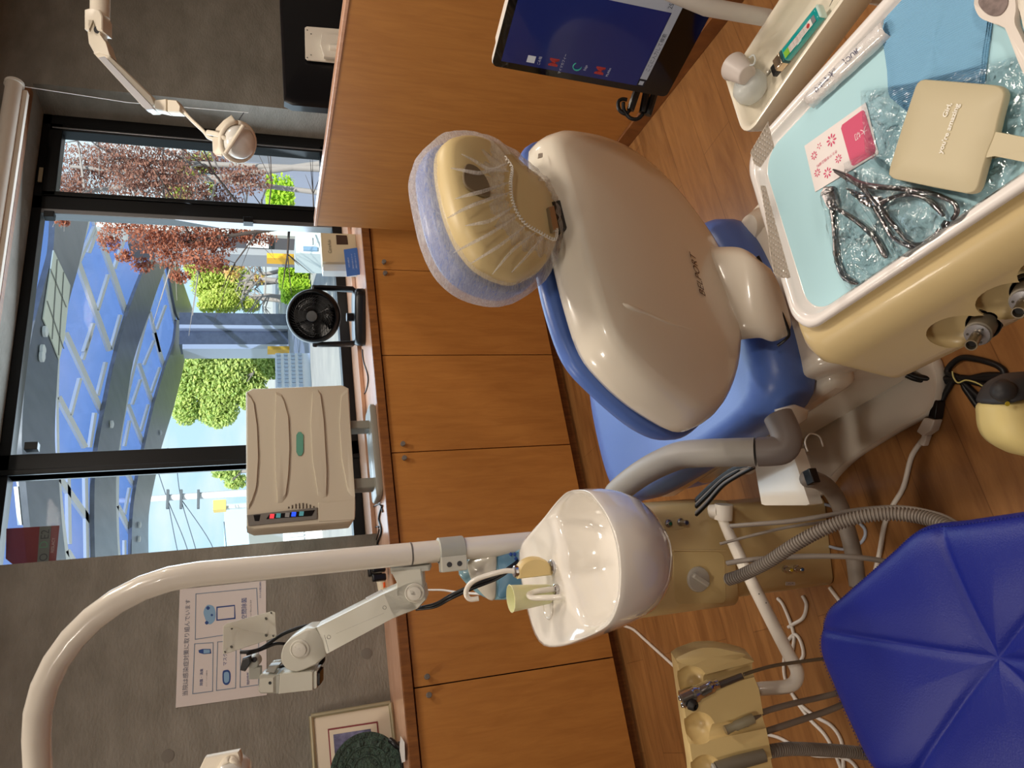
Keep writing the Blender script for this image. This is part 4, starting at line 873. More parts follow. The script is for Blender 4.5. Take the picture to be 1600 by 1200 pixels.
# gauze bag hanging at the tray edge
gz=bpy.data.materials.new('net_gauze'); gz.use_nodes=True; n_=gz.node_tree; b_=n_.nodes['Principled BSDF']; b_.inputs['Base Color'].default_value=C(214,202,188)
tc_=n_.nodes.new('ShaderNodeTexCoord'); w1=n_.nodes.new('ShaderNodeTexWave'); w1.inputs['Scale'].default_value=130; w2=n_.nodes.new('ShaderNodeTexWave'); w2.inputs['Scale'].default_value=130; w2.bands_direction='Z'; w1.bands_direction='Y'
mx_=n_.nodes.new('ShaderNodeMath'); mx_.operation='MAXIMUM'; ad=n_.nodes.new('ShaderNodeMath'); ad.operation='GREATER_THAN'; ad.inputs[1].default_value=.62; mm=n_.nodes.new('ShaderNodeMath'); mm.operation='MULTIPLY_ADD'; mm.inputs[1].default_value=.75; mm.inputs[2].default_value=.2
for w_ in (w1,w2): n_.links.new(tc_.outputs['Object'],w_.inputs[0])
n_.links.new(w1.outputs[1],mx_.inputs[0]); n_.links.new(w2.outputs[1],mx_.inputs[1]); n_.links.new(mx_.outputs[0],ad.inputs[0]); n_.links.new(ad.outputs[0],mm.inputs[0]); n_.links.new(mm.outputs[0],b_.inputs['Alpha'])
net=thing('net_bag','white net bag hanging below the far end of the tray','net bag',PZ(1200,330,.76))
for px in (((1200,190),(1172,238),(1178,256),(1188,262),(1210,230)),((1188,290),(1196,290),(1212,350),(1236,436),(1210,432),(1203,395),(1198,350))):
    q=[PD(x,y,.79) for x,y in px]; bm=NB(); plate(bm,resample(q,40),FWD,.0012,.0004); obj('net_panel',bm,gz,net,sharp=None)
bm=NB(); box(bm,T(WT*.45,.006,.786),(WT*.5,.03,.0015),(wR,dL,EZ)); obj('net_hem',bm,gz,net,sharp=None)
# ------------------------------------------------------------------ side tray with cups and lighter
ZR=.75
side=thing('side_tray','long warm white side tray between the monitor and the instrument table','side tray',PZ(1200,150,ZR))
rim2=[(1130,118),(1140,112),(1162,83),(1181,53),(1222,-10),(1300,-120),(1420,-130),(1318,0),(1250,95),(1180,196),(1172,204),(1163,206),(1156,200)]
r2=resample([PZ(x,y,ZR) for x,y in rim2],110); c2=cent(r2)
rm_=mat('tray_cream_white',(234,226,208),.2,coat=.6)
def s2(s_,z,dx=0): return [Vector((c2.x+(p.x-c2.x)*s_,c2.y+(p.y-c2.y)*s_,z)) for p in r2]
def ins2(d,z):
    out=[]; n=len(r2)
    for i,p in enumerate(r2):
        t=(r2[(i+1)%n]-r2[i-1]).normalized(); nn=Vector((-t.y,t.x,0)); 
        if nn.dot(c2-p)<0: nn=-nn
        out.append(Vector((p.x,p.y,0))+nn*d+EZ*z)
    return out
bm=NB(); loft(bm,[ins2(.012,ZR-.048),ins2(.004,ZR-.042),ins2(.0,ZR-.006),ins2(.001,ZR-.001),ins2(.004,ZR),ins2(.008,ZR-.002),ins2(.011,ZR-.010),ins2(.016,ZR-.034),ins2(.024,ZR-.038)]); obj('tray_shell',bm,rm_,side,sharp=60)
bm=NB(); q=PZ(1240,-40,ZR-.05); tube(bm,[q,Vector((q.x,q.y,.35)),T(.16,.36,.28)],.018,16); obj('support_bracket',bm,cream_w,side)
# translucent cup pieces
tc1=thing('measuring_cup','translucent rounded silicone cup lying at the end of the side tray','cup',PZ(1180,140,ZR))
tm=mat('frosted_silicone',(206,212,212),.35,alpha=.62,coat=.3)
bm=NB(); b0=PZ(1178,139,ZR-.02); ax=Vector((.25,-.15,1)).normalized(); lathe(bm,b0-ax*.012,ax,((.0,0),(.016,.002),(.024,.010),(.0255,.022),(.022,.032),(.014,.0375),(.006,.039),(.0,.0385)),36); obj('dome',bm,tm,tc1,sharp=180)
bm=NB(); lathe(bm,b0+ax*.026,ax,((.007,0),(.0075,.001),(.006,.0012),(.005,.0004)),24); obj('dimple',bm,tm,tc1)
tc3=thing('measuring_cup','small frosted cup lying on its side leaning over the tray end','cup',PZ(1150,100,ZR))
a3=PZ(1168,118,ZR+.008); b3_=PZ(1134,96,ZR+.012); ax3=(b3_-a3).normalized()
bm=NB(); lathe(bm,a3,ax3,((.0,.001),(.012,0),(.014,.002),(.0195,.034),(.0205,.036),(.0185,.034),(.013,.004),(.0,.003)),36); obj('cup_body',bm,mat('frosted_white',(214,204,198),.4,alpha=.85),tc3,sharp=50)
bm=NB(); tube(bm,catmull([PZ(x,y,ZR+.012) for x,y in ((1171,90),(1177,86),(1180,92),(1178,100),(1172,102))],5),.0012,8); obj('loop',bm,tm,tc3)
# lighter
lt=thing('lighter','turquoise transparent disposable lighter lying in the side tray','lighter',PZ(1250,60,ZR-.03))
la=PZ(1214,104,ZR-.022); lb=PZ(1283,18,ZR-.022); ld=(lb-la).normalized(); ls=EZ.cross(ld).normalized()
teal=mat('turquoise_plastic',(24,150,150),.1,coat=.8)
def lsec(name,t0,t1,wd,h,m,bev=.0015,dz=0): 
    bm=NB(); box(bm,la.lerp(lb,(t0+t1)/2)+EZ*dz,((lb-la).length*(t1-t0),wd,h),(ld,ls,EZ)); return obj(name,bm,m,lt,bevel=bev)
lsec('body',.20,1.0,.021,.012,teal,.004); lsec('hood',.0,.17,.019,.012,mat('hood_metal',(200,180,156),.22,metal=1),.002); lsec('collar',.16,.22,.020,.0115,mat('dark_teal',(20,70,74),.3),.002)
lsec('fork',-.12,.02,.017,.008,black,.002,-.002)
lsec('base_cap',.98,1.03,.0205,.0115,mat('cap_pale',(190,214,208),.3),.003)
sgn=1 if (ls.dot(PZ(1260,80,ZR)-PZ(1240,50,ZR))>0) else -1
def lplate(name,t0,t1,o0_,o1_,m,z=.0064):
    p=la.lerp(lb,(t0+t1)/2)+ls*sgn*(o0_+o1_)/2+EZ*z; bm=NB(); box(bm,p,((lb-la).length*(t1-t0),abs(o1_-o0_),.0004),(ld,ls,EZ)); return obj(name,bm,m,lt,sharp=None)
lplate('warning_label',.36,.86,-.0005,.0095,paper); lplate('green_label',.25,.36,-.0005,.0095,mat('lime_label',(120,176,44),.5)); lplate('blue_band',.87,.93,-.0005,.0095,mat('band_grey',(120,120,124),.5))
for k in range(4): 
    p=la.lerp(lb,.58)+ls*sgn*(.001+.0024*k)+EZ*.0068; text('label_print','ご使用上の注意 火気厳禁 子供の手の届かない所に',p,ld,ls*(-1 if ld.cross(ls).z<0 else 1),.0019,mat('tiny_print',(110,60,60),.7),lt)
p=la.lerp(lb,.79)+ls*sgn*.005+EZ*.0069; bm=NB(); lathe(bm,p,EZ,((.003,0),(.003,.0002)),20); obj('red_seal',bm,mat('seal_red',(196,50,50),.5),lt)
# ------------------------------------------------------------------ chairside monitor
mn=thing('touch_monitor','black framed touch monitor showing a dark blue desktop, right of the chair','monitor',(.87,.55,.75))
m_bl=PX(1041,152,.835); m_tl=PX(768,103,.872)
v_=(m_tl-m_bl); hM=v_.length; v_.normalize()
# direction to the right along the bottom edge
r_=PX(1140,0,.835)-m_bl; 
h1=(r_-v_*r_.dot(v_)).normalized()
nM=h1.cross(v_).normalized()
if nM.dot(CAM-m_bl)<0: nM=-nM
WM=.44
def Mn(u,w_,o_=0): return m_bl+h1*u+v_*w_+nM*o_
bm=NB(); o_=rrect(Mn(WM/2,hM/2),h1,v_,WM,hM,.008); contour(bm,o_,nM,((1,-.008),(1,-.001),(.998,0))); obj('glass_front',bm,mat('black_glass',(8,8,10),.06,coat=1),mn,sharp=30)
bm=NB(); contour(bm,o_,nM,((1.004,-.012),(1.004,-.004),(1.0,-.002))); obj('silver_rim',bm,mat('rim_white',(220,214,206),.3),mn,sharp=30)
bm=NB(); box(bm,Mn(WM/2,hM*.56,-.03),(WM-.02,hM*.86,.036),(h1,v_,nM)); obj('rear_housing',bm,mat('monitor_white',(226,214,200),.35),mn,bevel=.008)
scr=mat('screen_blue',(26,36,92),.12,emit=.28,coat=.6)
mar=.012; u0,u1,w0,w1=mar,WM-mar,hM*.155,hM-mar
bm=NB(); box(bm,Mn((u0+u1)/2,(w0+w1)/2,.0003),(u1-u0,w1-w0,.0006),(h1,v_,nM)); sc_=obj('screen',bm,scr,mn,sharp=None)
def spl(name,ua,ub,wa,wb,m,o_=.0008,par=None):
    bm=NB(); box(bm,Mn((ua+ub)/2,(wa+wb)/2,o_),(ub-ua,wb-wa,.0003),(h1,v_,nM)); return obj(name,bm,m,sc_ if par is None else par,sharp=None)
tb_=mat('taskbar',(30,32,40),.3,emit=.2); lgt=mat('screen_grey',(150,152,160),.4,emit=.28)
spl('taskbar',u0,u1,w0,w0+.012,tb_); spl('search_box',u0+.014,u0+.145,w0+.0005,w0+.0115,lgt,.0012)
def inv(x,y):
    p=PP(x,y,m_bl,nM)-m_bl; return p.dot(h1),p.dot(v_)
for (x,y),col in (((830,92),(190,192,196)),((866,97),(150,50,46)),((902,103),(60,150,130)),((938,110),(150,50,46))):
    u,w_=inv(x,y); m_=mat('icon%d'%col[0]+str(col[1]),col,.4,emit=.3)
    if x==830: spl('desktop_icon',u-.006,u+.006,w_-.006,w_+.006,m_)
    elif x==902:
        bm=NB(); pts=[Mn(u+.0065*math.cos(a_),w_+.0065*math.sin(a_),.0012) for a_ in [k*.3 for k in range(2,17)]]; tube(bm,pts,[.0008+.0018*math.sin(math.pi*i/14) for i in range(15)],8,flat=.3); obj('desktop_icon',bm,m_,sc_,sharp=180)
    else: text('desktop_icon','M',Mn(u,w_,.0004),h1,v_,.019,m_,sc_,bold=.0008)
    text('icon_caption',{830:'ごみ箱',866:'マイマカフィー',902:'Edge',938:'McAfee'}[x],Mn(u,w_-.013,.0006),h1,v_,.0052,mat('caption',(170,172,180),.5,emit=.3),sc_)
text('search_text','ここに入力して検索',Mn(u0+.062,w0+.006,.0012),h1,v_,.0075,mat('caption_dark',(60,62,70),.5),sc_)
u,w_=inv(1076,6); 
wu,ww=inv(1052,20); spl('app_window',wu,u1,ww,hM-.03,lgt,.001)
text('window_text','25 設定',Mn(wu+.02,ww+.008,.0012),h1,v_,.009,MAT['caption_dark'],sc_)
for k,cc_ in enumerate(((60,120,200),(180,120,130),(80,170,190))): spl('taskbar_icon',u0+.165+k*.022,u0+.173+k*.022,w0+.002,w0+.010,mat('tbi%d'%k,cc_,.4,emit=.3),.0012)
spl('start_icon',u0+.003,u0+.010,w0+.003,w0+.010,lgt,.0012)
q1_=PZ(1200,28,ZR-.010); bm=NB(); tube(bm,[q1_,q1_+EZ*.10,q1_+EZ*.16+nM*-.02],.0115,24); obj('stand_post',bm,mat('post_grey',(206,200,194),.4),mn,sharp=60)
cbm=thing('monitor_cable','black cables plugged into the lower back corner of the touch monitor','cable',PD(1000,165,1.05))
tM=proj(m_bl)[2]
bm=NB(); d_=(Mn(0,0,-.01)-Mn(0,.1,-.01)).normalized()
for k,(x0,y0,x1,y1) in enumerate(((996,140,985,172),(1010,145,1004,176),(1022,148,1012,180))):
    bm=NB(); tube(bm,catmull([PD(x0,y0,tM+.05),PD((x0+x1)/2,(y0+y1)/2,tM+.045),PD(x1,y1,tM+.045)],3),.0065,8); obj('plug',bm,black,cbm)
bm=NB(); tube(bm,catmull([PD(x,y,tM+.05) for x,y in ((985,170),(978,178),(968,172),(966,160),(972,155),(980,156))],6),.0032,8); obj('cord_loop',bm,cable_b,cbm,sharp=180)
bm=NB(); tube(bm,catmull([PD(x,y,tM+.05) for x,y in ((1005,178),(996,186),(984,184),(975,172),(974,160))],6),.0032,8); obj('cord_loop',bm,cable_b,cbm,sharp=180)
# ================================================================== things on the worktop
fc=PY(488,494,3.08)
fan=thing('desk_fan','black round desk fan on a yoke base on the worktop before the window','fan',(fc.x,3.08,ZC))
ax=(CAM-fc).normalized(); ax=(ax+EZ*.30).normalized()
tf=proj(fc)[2]; rF=36.5/F_PX*tf
bm=NB(); lathe(bm,fc,ax,((.03,-.125),(.07,-.115),(rF*.98,-.075),(rF*1.16,-.03),(rF*1.17,-.012),(rF*1.10,.0),(rF*1.03,.004),(rF*.98,-.001),(rF*.96,-.02),(rF*.92,-.05),(.05,-.06)),56); obj('housing',bm,mat('fan_housing_black',(7,7,9),.35),fan,sharp=50)
bm=NB(); a1,b1=frame(ax)
for k in range(44):
    t0=2*math.pi*k/44; pts=[]
    for j in range(9):
        r=.030+(rF*.97-.030)*j/8; t=t0+.9*(1-j/8)**1.3*1.0; pts.append(fc+(a1*math.cos(t)+b1*math.sin(t))*r+ax*(.006*math.cos(j/8*math.pi/2)-.001))
    tube(bm,pts,.0011,5)
obj('spiral_grille',bm,mat('grille_black',(8,8,10),.5),fan,sharp=180)
bm=NB()
for r in (.045,.066,.085): tube(bm,[fc+ax*.003+(a1*math.cos(t)+b1*math.sin(t))*r for t in [k*math.pi/24 for k in range(49)]],.0012,6)
obj('grille_ring',bm,black,fan)
bm=NB(); lathe(bm,fc+ax*.004,ax,((.027,-.004),(.027,.003),(.024,.0055),(.0,.006)),36); hb_=obj('hub',bm,mat('hub_black',(26,26,28),.4),fan)
bm=NB()
for k in range(3):
    t0=2*math.pi*k/3+.5; g=[]
    for j in range(6):
        r=.02+(rF*.86-.02)*j/5; row=[]
        for i in range(6):
            t=t0+(i/5-.5)*(1.1+.3*j/5); row.append(bm.verts.new(fc+(a1*math.cos(t)+b1*math.sin(t))*r+ax*(-.030+.022*(i/5-.5))))
        g.append(row)
    for j in range(5):
        for i in range(5): bm.faces.new((g[j][i],g[j+1][i],g[j+1][i+1],g[j][i+1]))
obj('blades',bm,mat('fan_blade',(10,10,12),.25),fan,sharp=180,solid=.002)
fx=Vector((a1.x,a1.y,0)).normalized(); fy=EZ.cross(fx)
if fy.dot(Vector((0,1,0)))<0: fy=-fy
for s_ in (-1,1):
    p=fc-ax*.035+fx*s_*(rF*1.17+.006); bm=NB(); pts=[p,p-EZ*.03,Vector((p.x,p.y,ZC+.05))-fx*s_*.004,Vector((p.x,p.y,ZC+.03))-fx*s_*.02]
    tube(bm,pts,[.016,.019,.022,.018],14,flat=.55); obj('yoke_arm',bm,black,fan,sharp=60)
    bm=NB(); lathe(bm,p-fx*s_*.012,fx*s_,((.012,0),(.012,.02),(.009,.024)),20); obj('yoke_knob',bm,black,fan)
bc_=Vector((fc.x,fc.y+.005,ZC)); bm=NB(); contour(bm,rrect(bc_,fx,fy,rF*2.5,.15,.04,8),EZ,((.98,.001),(1,.008),(.99,.034),(.93,.046),(.8,.050))); obj('fan_base',bm,black,fan,sharp=50)
bm=NB(); lathe(bm,bc_+EZ*.033-fy*.04,EZ,((.012,0),(.012,.008),(.009,.010)),20); obj('speed_dial',bm,greyd,fan)
bm=NB(); tube(bm,[bc_+EZ*.03+fy*.01,bc_+EZ*.08+fy*.01-ax*.0],.02,16); obj('neck',bm,black,fan)
# ------------------------------------------------------------------ beige device on a grey stand
YD=3.0
dv_=thing('medical_device','beige upright rectangular clinic device with green oval badge on a grey stand','medical device',PY(600,705,YD))
def D(x,y,o_=0): return PY(x,y,YD-o_)
dm=mat('device_beige',(200,190,170),.5); bm=NB()
q=[D(x,y) for x,y in ((384,612),(388,607),(540,601),(545,606),(556,790),(555,812),(548,816),(390,828),(385,823))]
bm=NB(); c_=cent(q); contour(bm,resample(q,60),-EY,((.995,-.10),(1,-.02),(.996,-.004),(.985,0),(.5,0))); db=obj('device_body',bm,dm,dv_,sharp=40)
def dpl(name,px,m,o0_=.0,th=.004,par=None,cur=0,b=.002):
    q=[D(x,y,o0_) for x,y in px]; q=catmull(q,cur,True) if cur else q
    bm=NB(); plate(bm,q,-EY,th,b); return obj(name,bm,m,par or db,sharp=30)
def ridge(px):   # wedge, low on its upper side and high on the lower
    q=resample([D(x,y) for x,y in px],40); zz=[p.z for p in q]; zm,zM=min(zz),max(zz); bm=NB()
    loft(bm,[q,[p-EY*.009 for p in [cent(q)+(p-cent(q))*.93 for p in q]]]); obj('ridge',bm,dm,db,sharp=30)
ridge(((431,612),(442,617),(451,650),(453,700),(451,745),(446,783),(434,789),(430,740),(429,670)))
ridge(((488,612),(500,608),(506,655),(511,740),(510,780),(497,777),(488,720),(485,660)))
ridge(((533,617),(543,606),(555,778),(544,772),(534,720),(530,660)))
ridge(((386,612),(396,622),(402,665),(404,715),(401,765),(393,790),(387,800)))
dpl('green_badge',[(D_x,D_y) for D_x,D_y in ((463,680),(466,675),(470,675),(474,680),(474,706),(471,712),(466,712),(463,706))],mat('badge_green',(98,158,138),.4),.003,.002)
dpl('control_panel',((386,805),(430,800),(496,793),(496,811),(388,822)),mat('panel_grey',(116,112,106),.45),.003,.005)
dpl('display_strip',((421,804),(492,797),(487,806),(416,811)),black,.006,.002)
for (x,y),cc_,em in (((425,806),(240,70,80),.6),((435,805),(90,160,170),.2),((459,803),(40,80,240),1.0),((471,802),(90,160,170),.2),((449,804),(150,150,150),0)):
    dpl('indicator_light',((x-3,y-3),(x+4,y-3),(x+3,y+4),(x-4,y+4)),mat('ind%d_%d'%(cc_[0],x),cc_,.3,emit=em),.008,.0015,b=.0004)
dpl('speaker_slots',((396,805),(407,804),(405,814),(398,814)),black,.006,.001,b=.0003)
for k in range(8):
    x=450+k*5.6; h_=8*math.sin(math.pi*(k+.8)/9); dpl('vent_slot',((x,794-h_),(x+2,794-h_),(x+2.2,794),(x+.2,795)),mat('vent_dark',(86,76,64),.8),.0015,.001,b=.0003)
dpl('drawer_front',((497,786),(555,781),(554,812),(498,815)),dm,.001,.004)
sm=mat('stand_grey',(136,134,124),.4,coat=.2)
for y0,y1,x1 in ((655,668,590),(746,762,594)):
    bm=NB(); p0=D(548,(y0+y1)/2); w_=(D(575,y0)-D(575,y1)).length; zc0=ZC+.02; box(bm,(p0.x,YD+.05,(p0.z+zc0)/2+.01),(w_,.07,p0.z-zc0+.05),); obj('stand_leg',bm,sm,dv_,bevel=.006)
c_=D(598,703); bm=NB(); contour(bm,rrect((c_.x+.0,YD+.04,ZC),EX,EY,(D(600,632)-D(600,775)).length,.16,.03,6),EZ,((.97,.001),(1,.008),(1,.022),(.97,.028))); obj('stand_base',bm,sm,dv_,sharp=50)
# ------------------------------------------------------------------ small box, blue card, acrylic stand
bo=thing('product_box','small beige cardboard box with dark square next to the partition on the worktop','box',PY(550,385,3.13))
q=[PY(x,y,3.12) for x,y in ((501,364),(556,366),(558,410),(504,409))]
zb0=ZC; q[1].z=q[2].z=ZC+.001; bm=NB(); loft(bm,[q,[p+EY*.07 for p in q]]); bb=obj('box_body',bm,mat('box_beige',(196,182,152),.6),bo,sharp=20)
def bpl(name,px,m,Y=3.1185,par=None):
    q=[PY(x,y,Y) for x,y in px]; bm=NB(); plate(bm,q,EY,.001,.0002); return obj(name,bm,m,par or bb,sharp=None)
bpl('dark_square',((525,367),(542,368),(544,382),(526,382)),mat('square_brown',(62,42,30),.6)); 
text('box_lettering','CaneAde',PY(515,385,3.117),EX,EZ,.022,mat('print_grey',(96,96,84),.7),bb)
ac=thing('card_holder','clear and white acrylic leaflet holder beside the beige box','card holder',PY(530,418,3.13))
q=[PY(x,y,3.14) for x,y in ((504,411),(556,412),(558,424),(505,423))]; q[1].z=q[2].z=ZC+.001
bm=NB(); loft(bm,[q,[p+EY*.05 for p in q]]); obj('holder_block',bm,mat('milky_acrylic',(206,212,214),.15,coat=.5),ac,sharp=20)
bcd=thing('blue_card','small blue printed card leaning against the beige box','card',PY(560,410,3.08))
q=[PY(x,y,3.085) for x,y in ((537,390),(558,387),(563,429),(542,432))]; bm=NB(); plate(bm,q,EY,.002,.0003); cdm=obj('card_sheet',bm,mat('card_blue',(62,104,178),.5),bcd,sharp=None)
for k,(x,y) in enumerate(((545,410),(551,409),(556,408))): text('card_print','ご案内のお知らせ カード' if k else 'ただいま受付中',PY(x,y,3.083),(q[0]-q[3]),(q[0]-q[1]),.0085,mat('print_pale',(190,206,232),.7),cdm)
# cables on the worktop
def ctop(name,lab,px,r,m,grp=None,z=ZC+.003):
    pts=catmull([PZ(x,y,z+(t[0] if t else 0)) for x,y,*t in px],6); bm=NB(); tube(bm,pts,r,7); return obj(name,bm,m,None,sharp=180,label=lab,cat='cable',group=grp)
ctop('cable','thin black fan cord lying on the worktop right of the beige device',((566,546),(568,565),(575,590),(571,612),(562,625),(560,640)),.003,cable_b)
ctop('cable','black cord curling on the worktop behind the stand of the beige device',((562,662),(568,680),(570,720),(568,760),(566,785),(575,795),(592,788),(598,800)),.003,cable_b)
ctop('cable','looped black cord between beige device and lamp pole',((572,785),(570,815),(580,825),(592,824),(586,850)),.003,cable_b)
ctop('cable','bundled black cords beside the lamp pole on the worktop',((597,790),(592,810),(596,830),(590,850),(598,858)),.005,cable_b)
ps=thing('power_strip','off-white power strip with black adapters and orange switch by the wall','power strip',PZ(592,905,ZC))
p0=PZ(587,903,ZC+.03); p1_=PZ(600,926,ZC+.02); 
bm=NB(); cyl(bm,PZ(594,900,ZC+.012),PZ(601,935,ZC+.012),.02,16); obj('strip_body',bm,mat('strip_ivory',(226,208,178),.5),ps,sharp=40)
for x,y,s_ in ((590,893,.035),(597,902,.028),(596,888,.03)):
    p=PZ(x,y,ZC+.03); bm=NB(); box(bm,(p.x,min(p.y,YW-.03),ZC+.042),(s_,s_,.055)); obj('adapter',bm,black,ps,bevel=.006)
p=PZ(600,914,ZC+.035); bm=NB(); box(bm,(p.x,p.y,ZC+.034),(.02,.012,.008)); obj('orange_switch',bm,mat('switch_orange',(236,96,30),.4),ps,bevel=.002)
# ------------------------------------------------------------------ wall poster
po=thing('wall_poster','white clinic notice with blue outlined boxes taped to the concrete wall','poster',PY(345,1010,YW))
pc=[PY(x,y,YW-.002) for x,y in ((281,921),(415.5,907),(417,1086),(274.5,1106))]
bm=NB(); plate(bm,pc,EY,.001,.0002); ps_=obj('sheet',bm,mat('notice_paper',(214,204,200),.8),po,sharp=None)
def W_(x,y,o_=.0035): return PY(x,y,YW-o_)
b_line=mat('notice_line',(112,134,158),.7); b_dark=mat('notice_blue',(44,72,132),.7); b_lt=mat('notice_pale_blue',(132,166,196),.7); g_ink=mat('notice_ink',(96,100,116),.7)
def oline(px,r=.0022):
    q=[W_(x,y) for x,y in px]; bm=NB()
    for a,b in zip(q,q[1:]+q[:1]): box(bm,(a+b)/2,((b-a).length+r,.0006,r),((b-a).normalized(),EY,(b-a).normalized().cross(EY)))
    obj('box_outline',bm,b_line,ps_,sharp=None)
oline(((306,928),(401,919),(404,984),(305,999))); oline(((304,1006),(333,1004),(332,1080),(301,1084))); oline(((340,1003),(369,1001),(368,1075),(338,1079))); oline(((376,1000),(404,998),(404,1070),(375,1074)))
pr=(pc[0]-pc[3]).normalized(); pu=Vector((-pr.z,0,pr.x)); pu=pu if pu.z>0 else -pu
def wt_(s,x,y,w_,m=g_ink,size=.02): text('lettering',s,W_(x,y,.003),pr,pu,size,m,ps_,width=w_)
wl_=(W_(293,935)-W_(290,1085)).length
wt_('当院は感染症対策に取り組んでいます',292,1010,wl_)
wt_('空間除菌',382,951,.085,b_dark); wt_('クリーンエア導入しています',392,955,.09); wt_('除菌・消臭',315,1058,.06,b_dark); wt_('ユニット・チェアーは清掃済み',323,1060,.06); wt_('マスク',352,1030,.045,b_dark); wt_('きたやま矯正歯科',407,922,.065,b_dark); wt_('院内換気',388,1060,.045,b_dark)
def pshape(name,px,m,o_=.0032,cur=4):
    q=catmull([W_(x,y,o_) for x,y in px],cur,True) if cur else [W_(x,y,o_) for x,y in px]
    bm=NB(); plate(bm,q,EY,.0004,.0001); obj(name,bm,m,ps_,sharp=None)
pshape('cloud_print',((322,947),(327,945),(334,948),(337,958),(336,968),(330,975),(324,974),(320,965),(318,956)),b_lt)
for x,y,r in ((325,950,3),(331,961,2),(323,973,3)): pshape('dot_print',((x-r,y),(x,y-r),(x+r,y),(x,y+r)),b_dark,.0038)
pshape('screen_print',((338,948),(367,945),(368,967),(338,970)),b_dark,.0034,0); pshape('screen_print',((340,950),(366,947),(366,965),(340,968)),MAT['notice_paper'],.004,0)
pshape('bottle_print',((310,1016),(316,1014),(329,1014),(330,1021),(318,1022),(311,1020)),b_dark,.0034,0); pshape('bottle_print',((318,1015),(328,1015),(328,1020),(318,1021)),b_lt,.004,0)
pshape('mask_print',((348,1050),(352,1047),(357,1047),(360,1052),(360,1063),(357,1069),(352,1070),(348,1065)),b_dark,.0034); pshape('mask_print',((350,1052),(353,1050),(356,1050),(358,1053),(358,1062),(356,1066),(352,1067),(350,1063)),b_lt,.004)
# ------------------------------------------------------------------ framed picture and carved disc
pf=thing('framed_picture','silver framed picture with white mat and red line leaning on the wall','picture',PY(615,1190,3.2))
NW=Vector((0,-1,.10)).normalized(); pw0=PY(613,1130,3.19)
def Fp(x,y,o_=0): return PP(x,y,pw0+NW*o_,NW)
e0,e1,e2=Fp(486,1119),Fp(610,1098),Fp(616,1153); 
rt=(e1-e2); 
tl_=Fp(493,1200); dwn=(e0-tl_)
lft=(e2-e1).normalized()*.40
fr_c=[e0,e1,e1+lft,e0+lft]
fm_=mat('frame_silver_gold',(186,176,146),.35,metal=.6)
cf_=cent(fr_c)
frm=None
for i in range(4):
    a,b=fr_c[i],fr_c[(i+1)%4]; bm=NB(); tube(bm,[a,b],.009,12); o_=obj('frame_side',bm,fm_,pf,sharp=60)
bm=NB(); plate(bm,[p-NW*.004 for p in fr_c],NW,.004,.0005); obj('mat_board',bm,mat('mat_cream',(222,208,186),.7),pf,sharp=None)
def inr(f,o_): return [cf_+(p-cf_)*f+NW*o_ for p in fr_c]
def rectp(x0,y0,x1,y1,o_): # pixel corners of the inner rectangle, completed in the plane
    a=Fp(x0,y0,o_); b=Fp(x1,y1,o_); l=(e2-e1).normalized()*.24; return [a,b,b+l,a+l]
bm=NB(); plate(bm,rectp(512,1139,590,1127,.0005),NW,.001,.0002); obj('red_line',bm,mat('line_red',(134,56,62),.6),pf,sharp=None)
bm=NB(); plate(bm,[cent(rectp(512,1139,590,1127,.0014))+(p-cent(rectp(512,1139,590,1127,.0014)))*.95 for p in rectp(512,1139,590,1127,.0014)],NW,.001,.0002); obj('inner_mat',bm,MAT['mat_cream'],pf,sharp=None)
rp=rectp(517,1143,582,1133,.0022); cq_=cent(rp)
bm=NB(); plate(bm,[cq_+(p-cq_)*.9 for p in rp],NW,.001,.0002); obj('print',bm,mat('violet_print',(140,138,176),.5,noise_=((52,50,78),7,(1,1,1),.4,.6)),pf,sharp=None)
dk=thing('carved_disc','dark green carved round plaque with concentric relief rings on a black stand','plaque',PY(627,1200,3.08))
dc=PY(573,1205,3.08); td_=proj(dc)[2]; rd_=56/F_PX*td_; ND=(CAM-dc); ND.z=.1; ND.normalize()
gm=mat('green_stone',(62,84,72),.5,noise_=((34,48,42),60,(1,1,1),.35,.65),bump=(140,.9,.006))
dk_prof=[(rd_*.99,-.012),(rd_,-.006),(rd_,.002),(rd_*.985,.005),(rd_*.86,.005),(rd_*.85,.002),(rd_*.66,.002),(rd_*.65,.005),(rd_*.61,.005),(rd_*.60,.0025),(rd_*.42,.0025),(rd_*.41,.006),(rd_*.37,.006),(rd_*.36,.003),(.02,.004),(.0,.006)]
bm=NB(); lathe(bm,dc,ND,dk_prof,64); dd_=obj('disc',bm,gm,dk,sharp=40)
a1,b1=frame(ND); bm=NB()
for k in range(30):
    t=2*math.pi*k/30; d_=a1*math.cos(t)+b1*math.sin(t); box(bm,dc+d_*rd_*.925+ND*.006,(rd_*.10,.0025,.003),(d_,ND.cross(d_),ND))
for k in range(8):
    t=2*math.pi*k/8+.2; d_=a1*math.cos(t)+b1*math.sin(t); e_=ND.cross(d_); v=[dc+d_*rd_*.84+ND*.007,dc+d_*rd_*.66+e_*.016+ND*.003,dc+d_*rd_*.66-e_*.016+ND*.003,dc+d_*rd_*.66+ND*.009]
    V=[bm.verts.new(p) for p in v]; bm.faces.new((V[0],V[1],V[3])); bm.faces.new((V[0],V[3],V[2])); bm.faces.new((V[0],V[2],V[1]))
for k in range(24):
    t=2*math.pi*k/24+.1; d_=a1*math.cos(t)+b1*math.sin(t); lathe(bm,dc+d_*rd_*(.52 if k%2 else .74)+ND*.002,ND,((.008,0),(.008,.003),(.005,.005)),8)
obj('relief_carving',bm,gm,dd_,sharp=30)
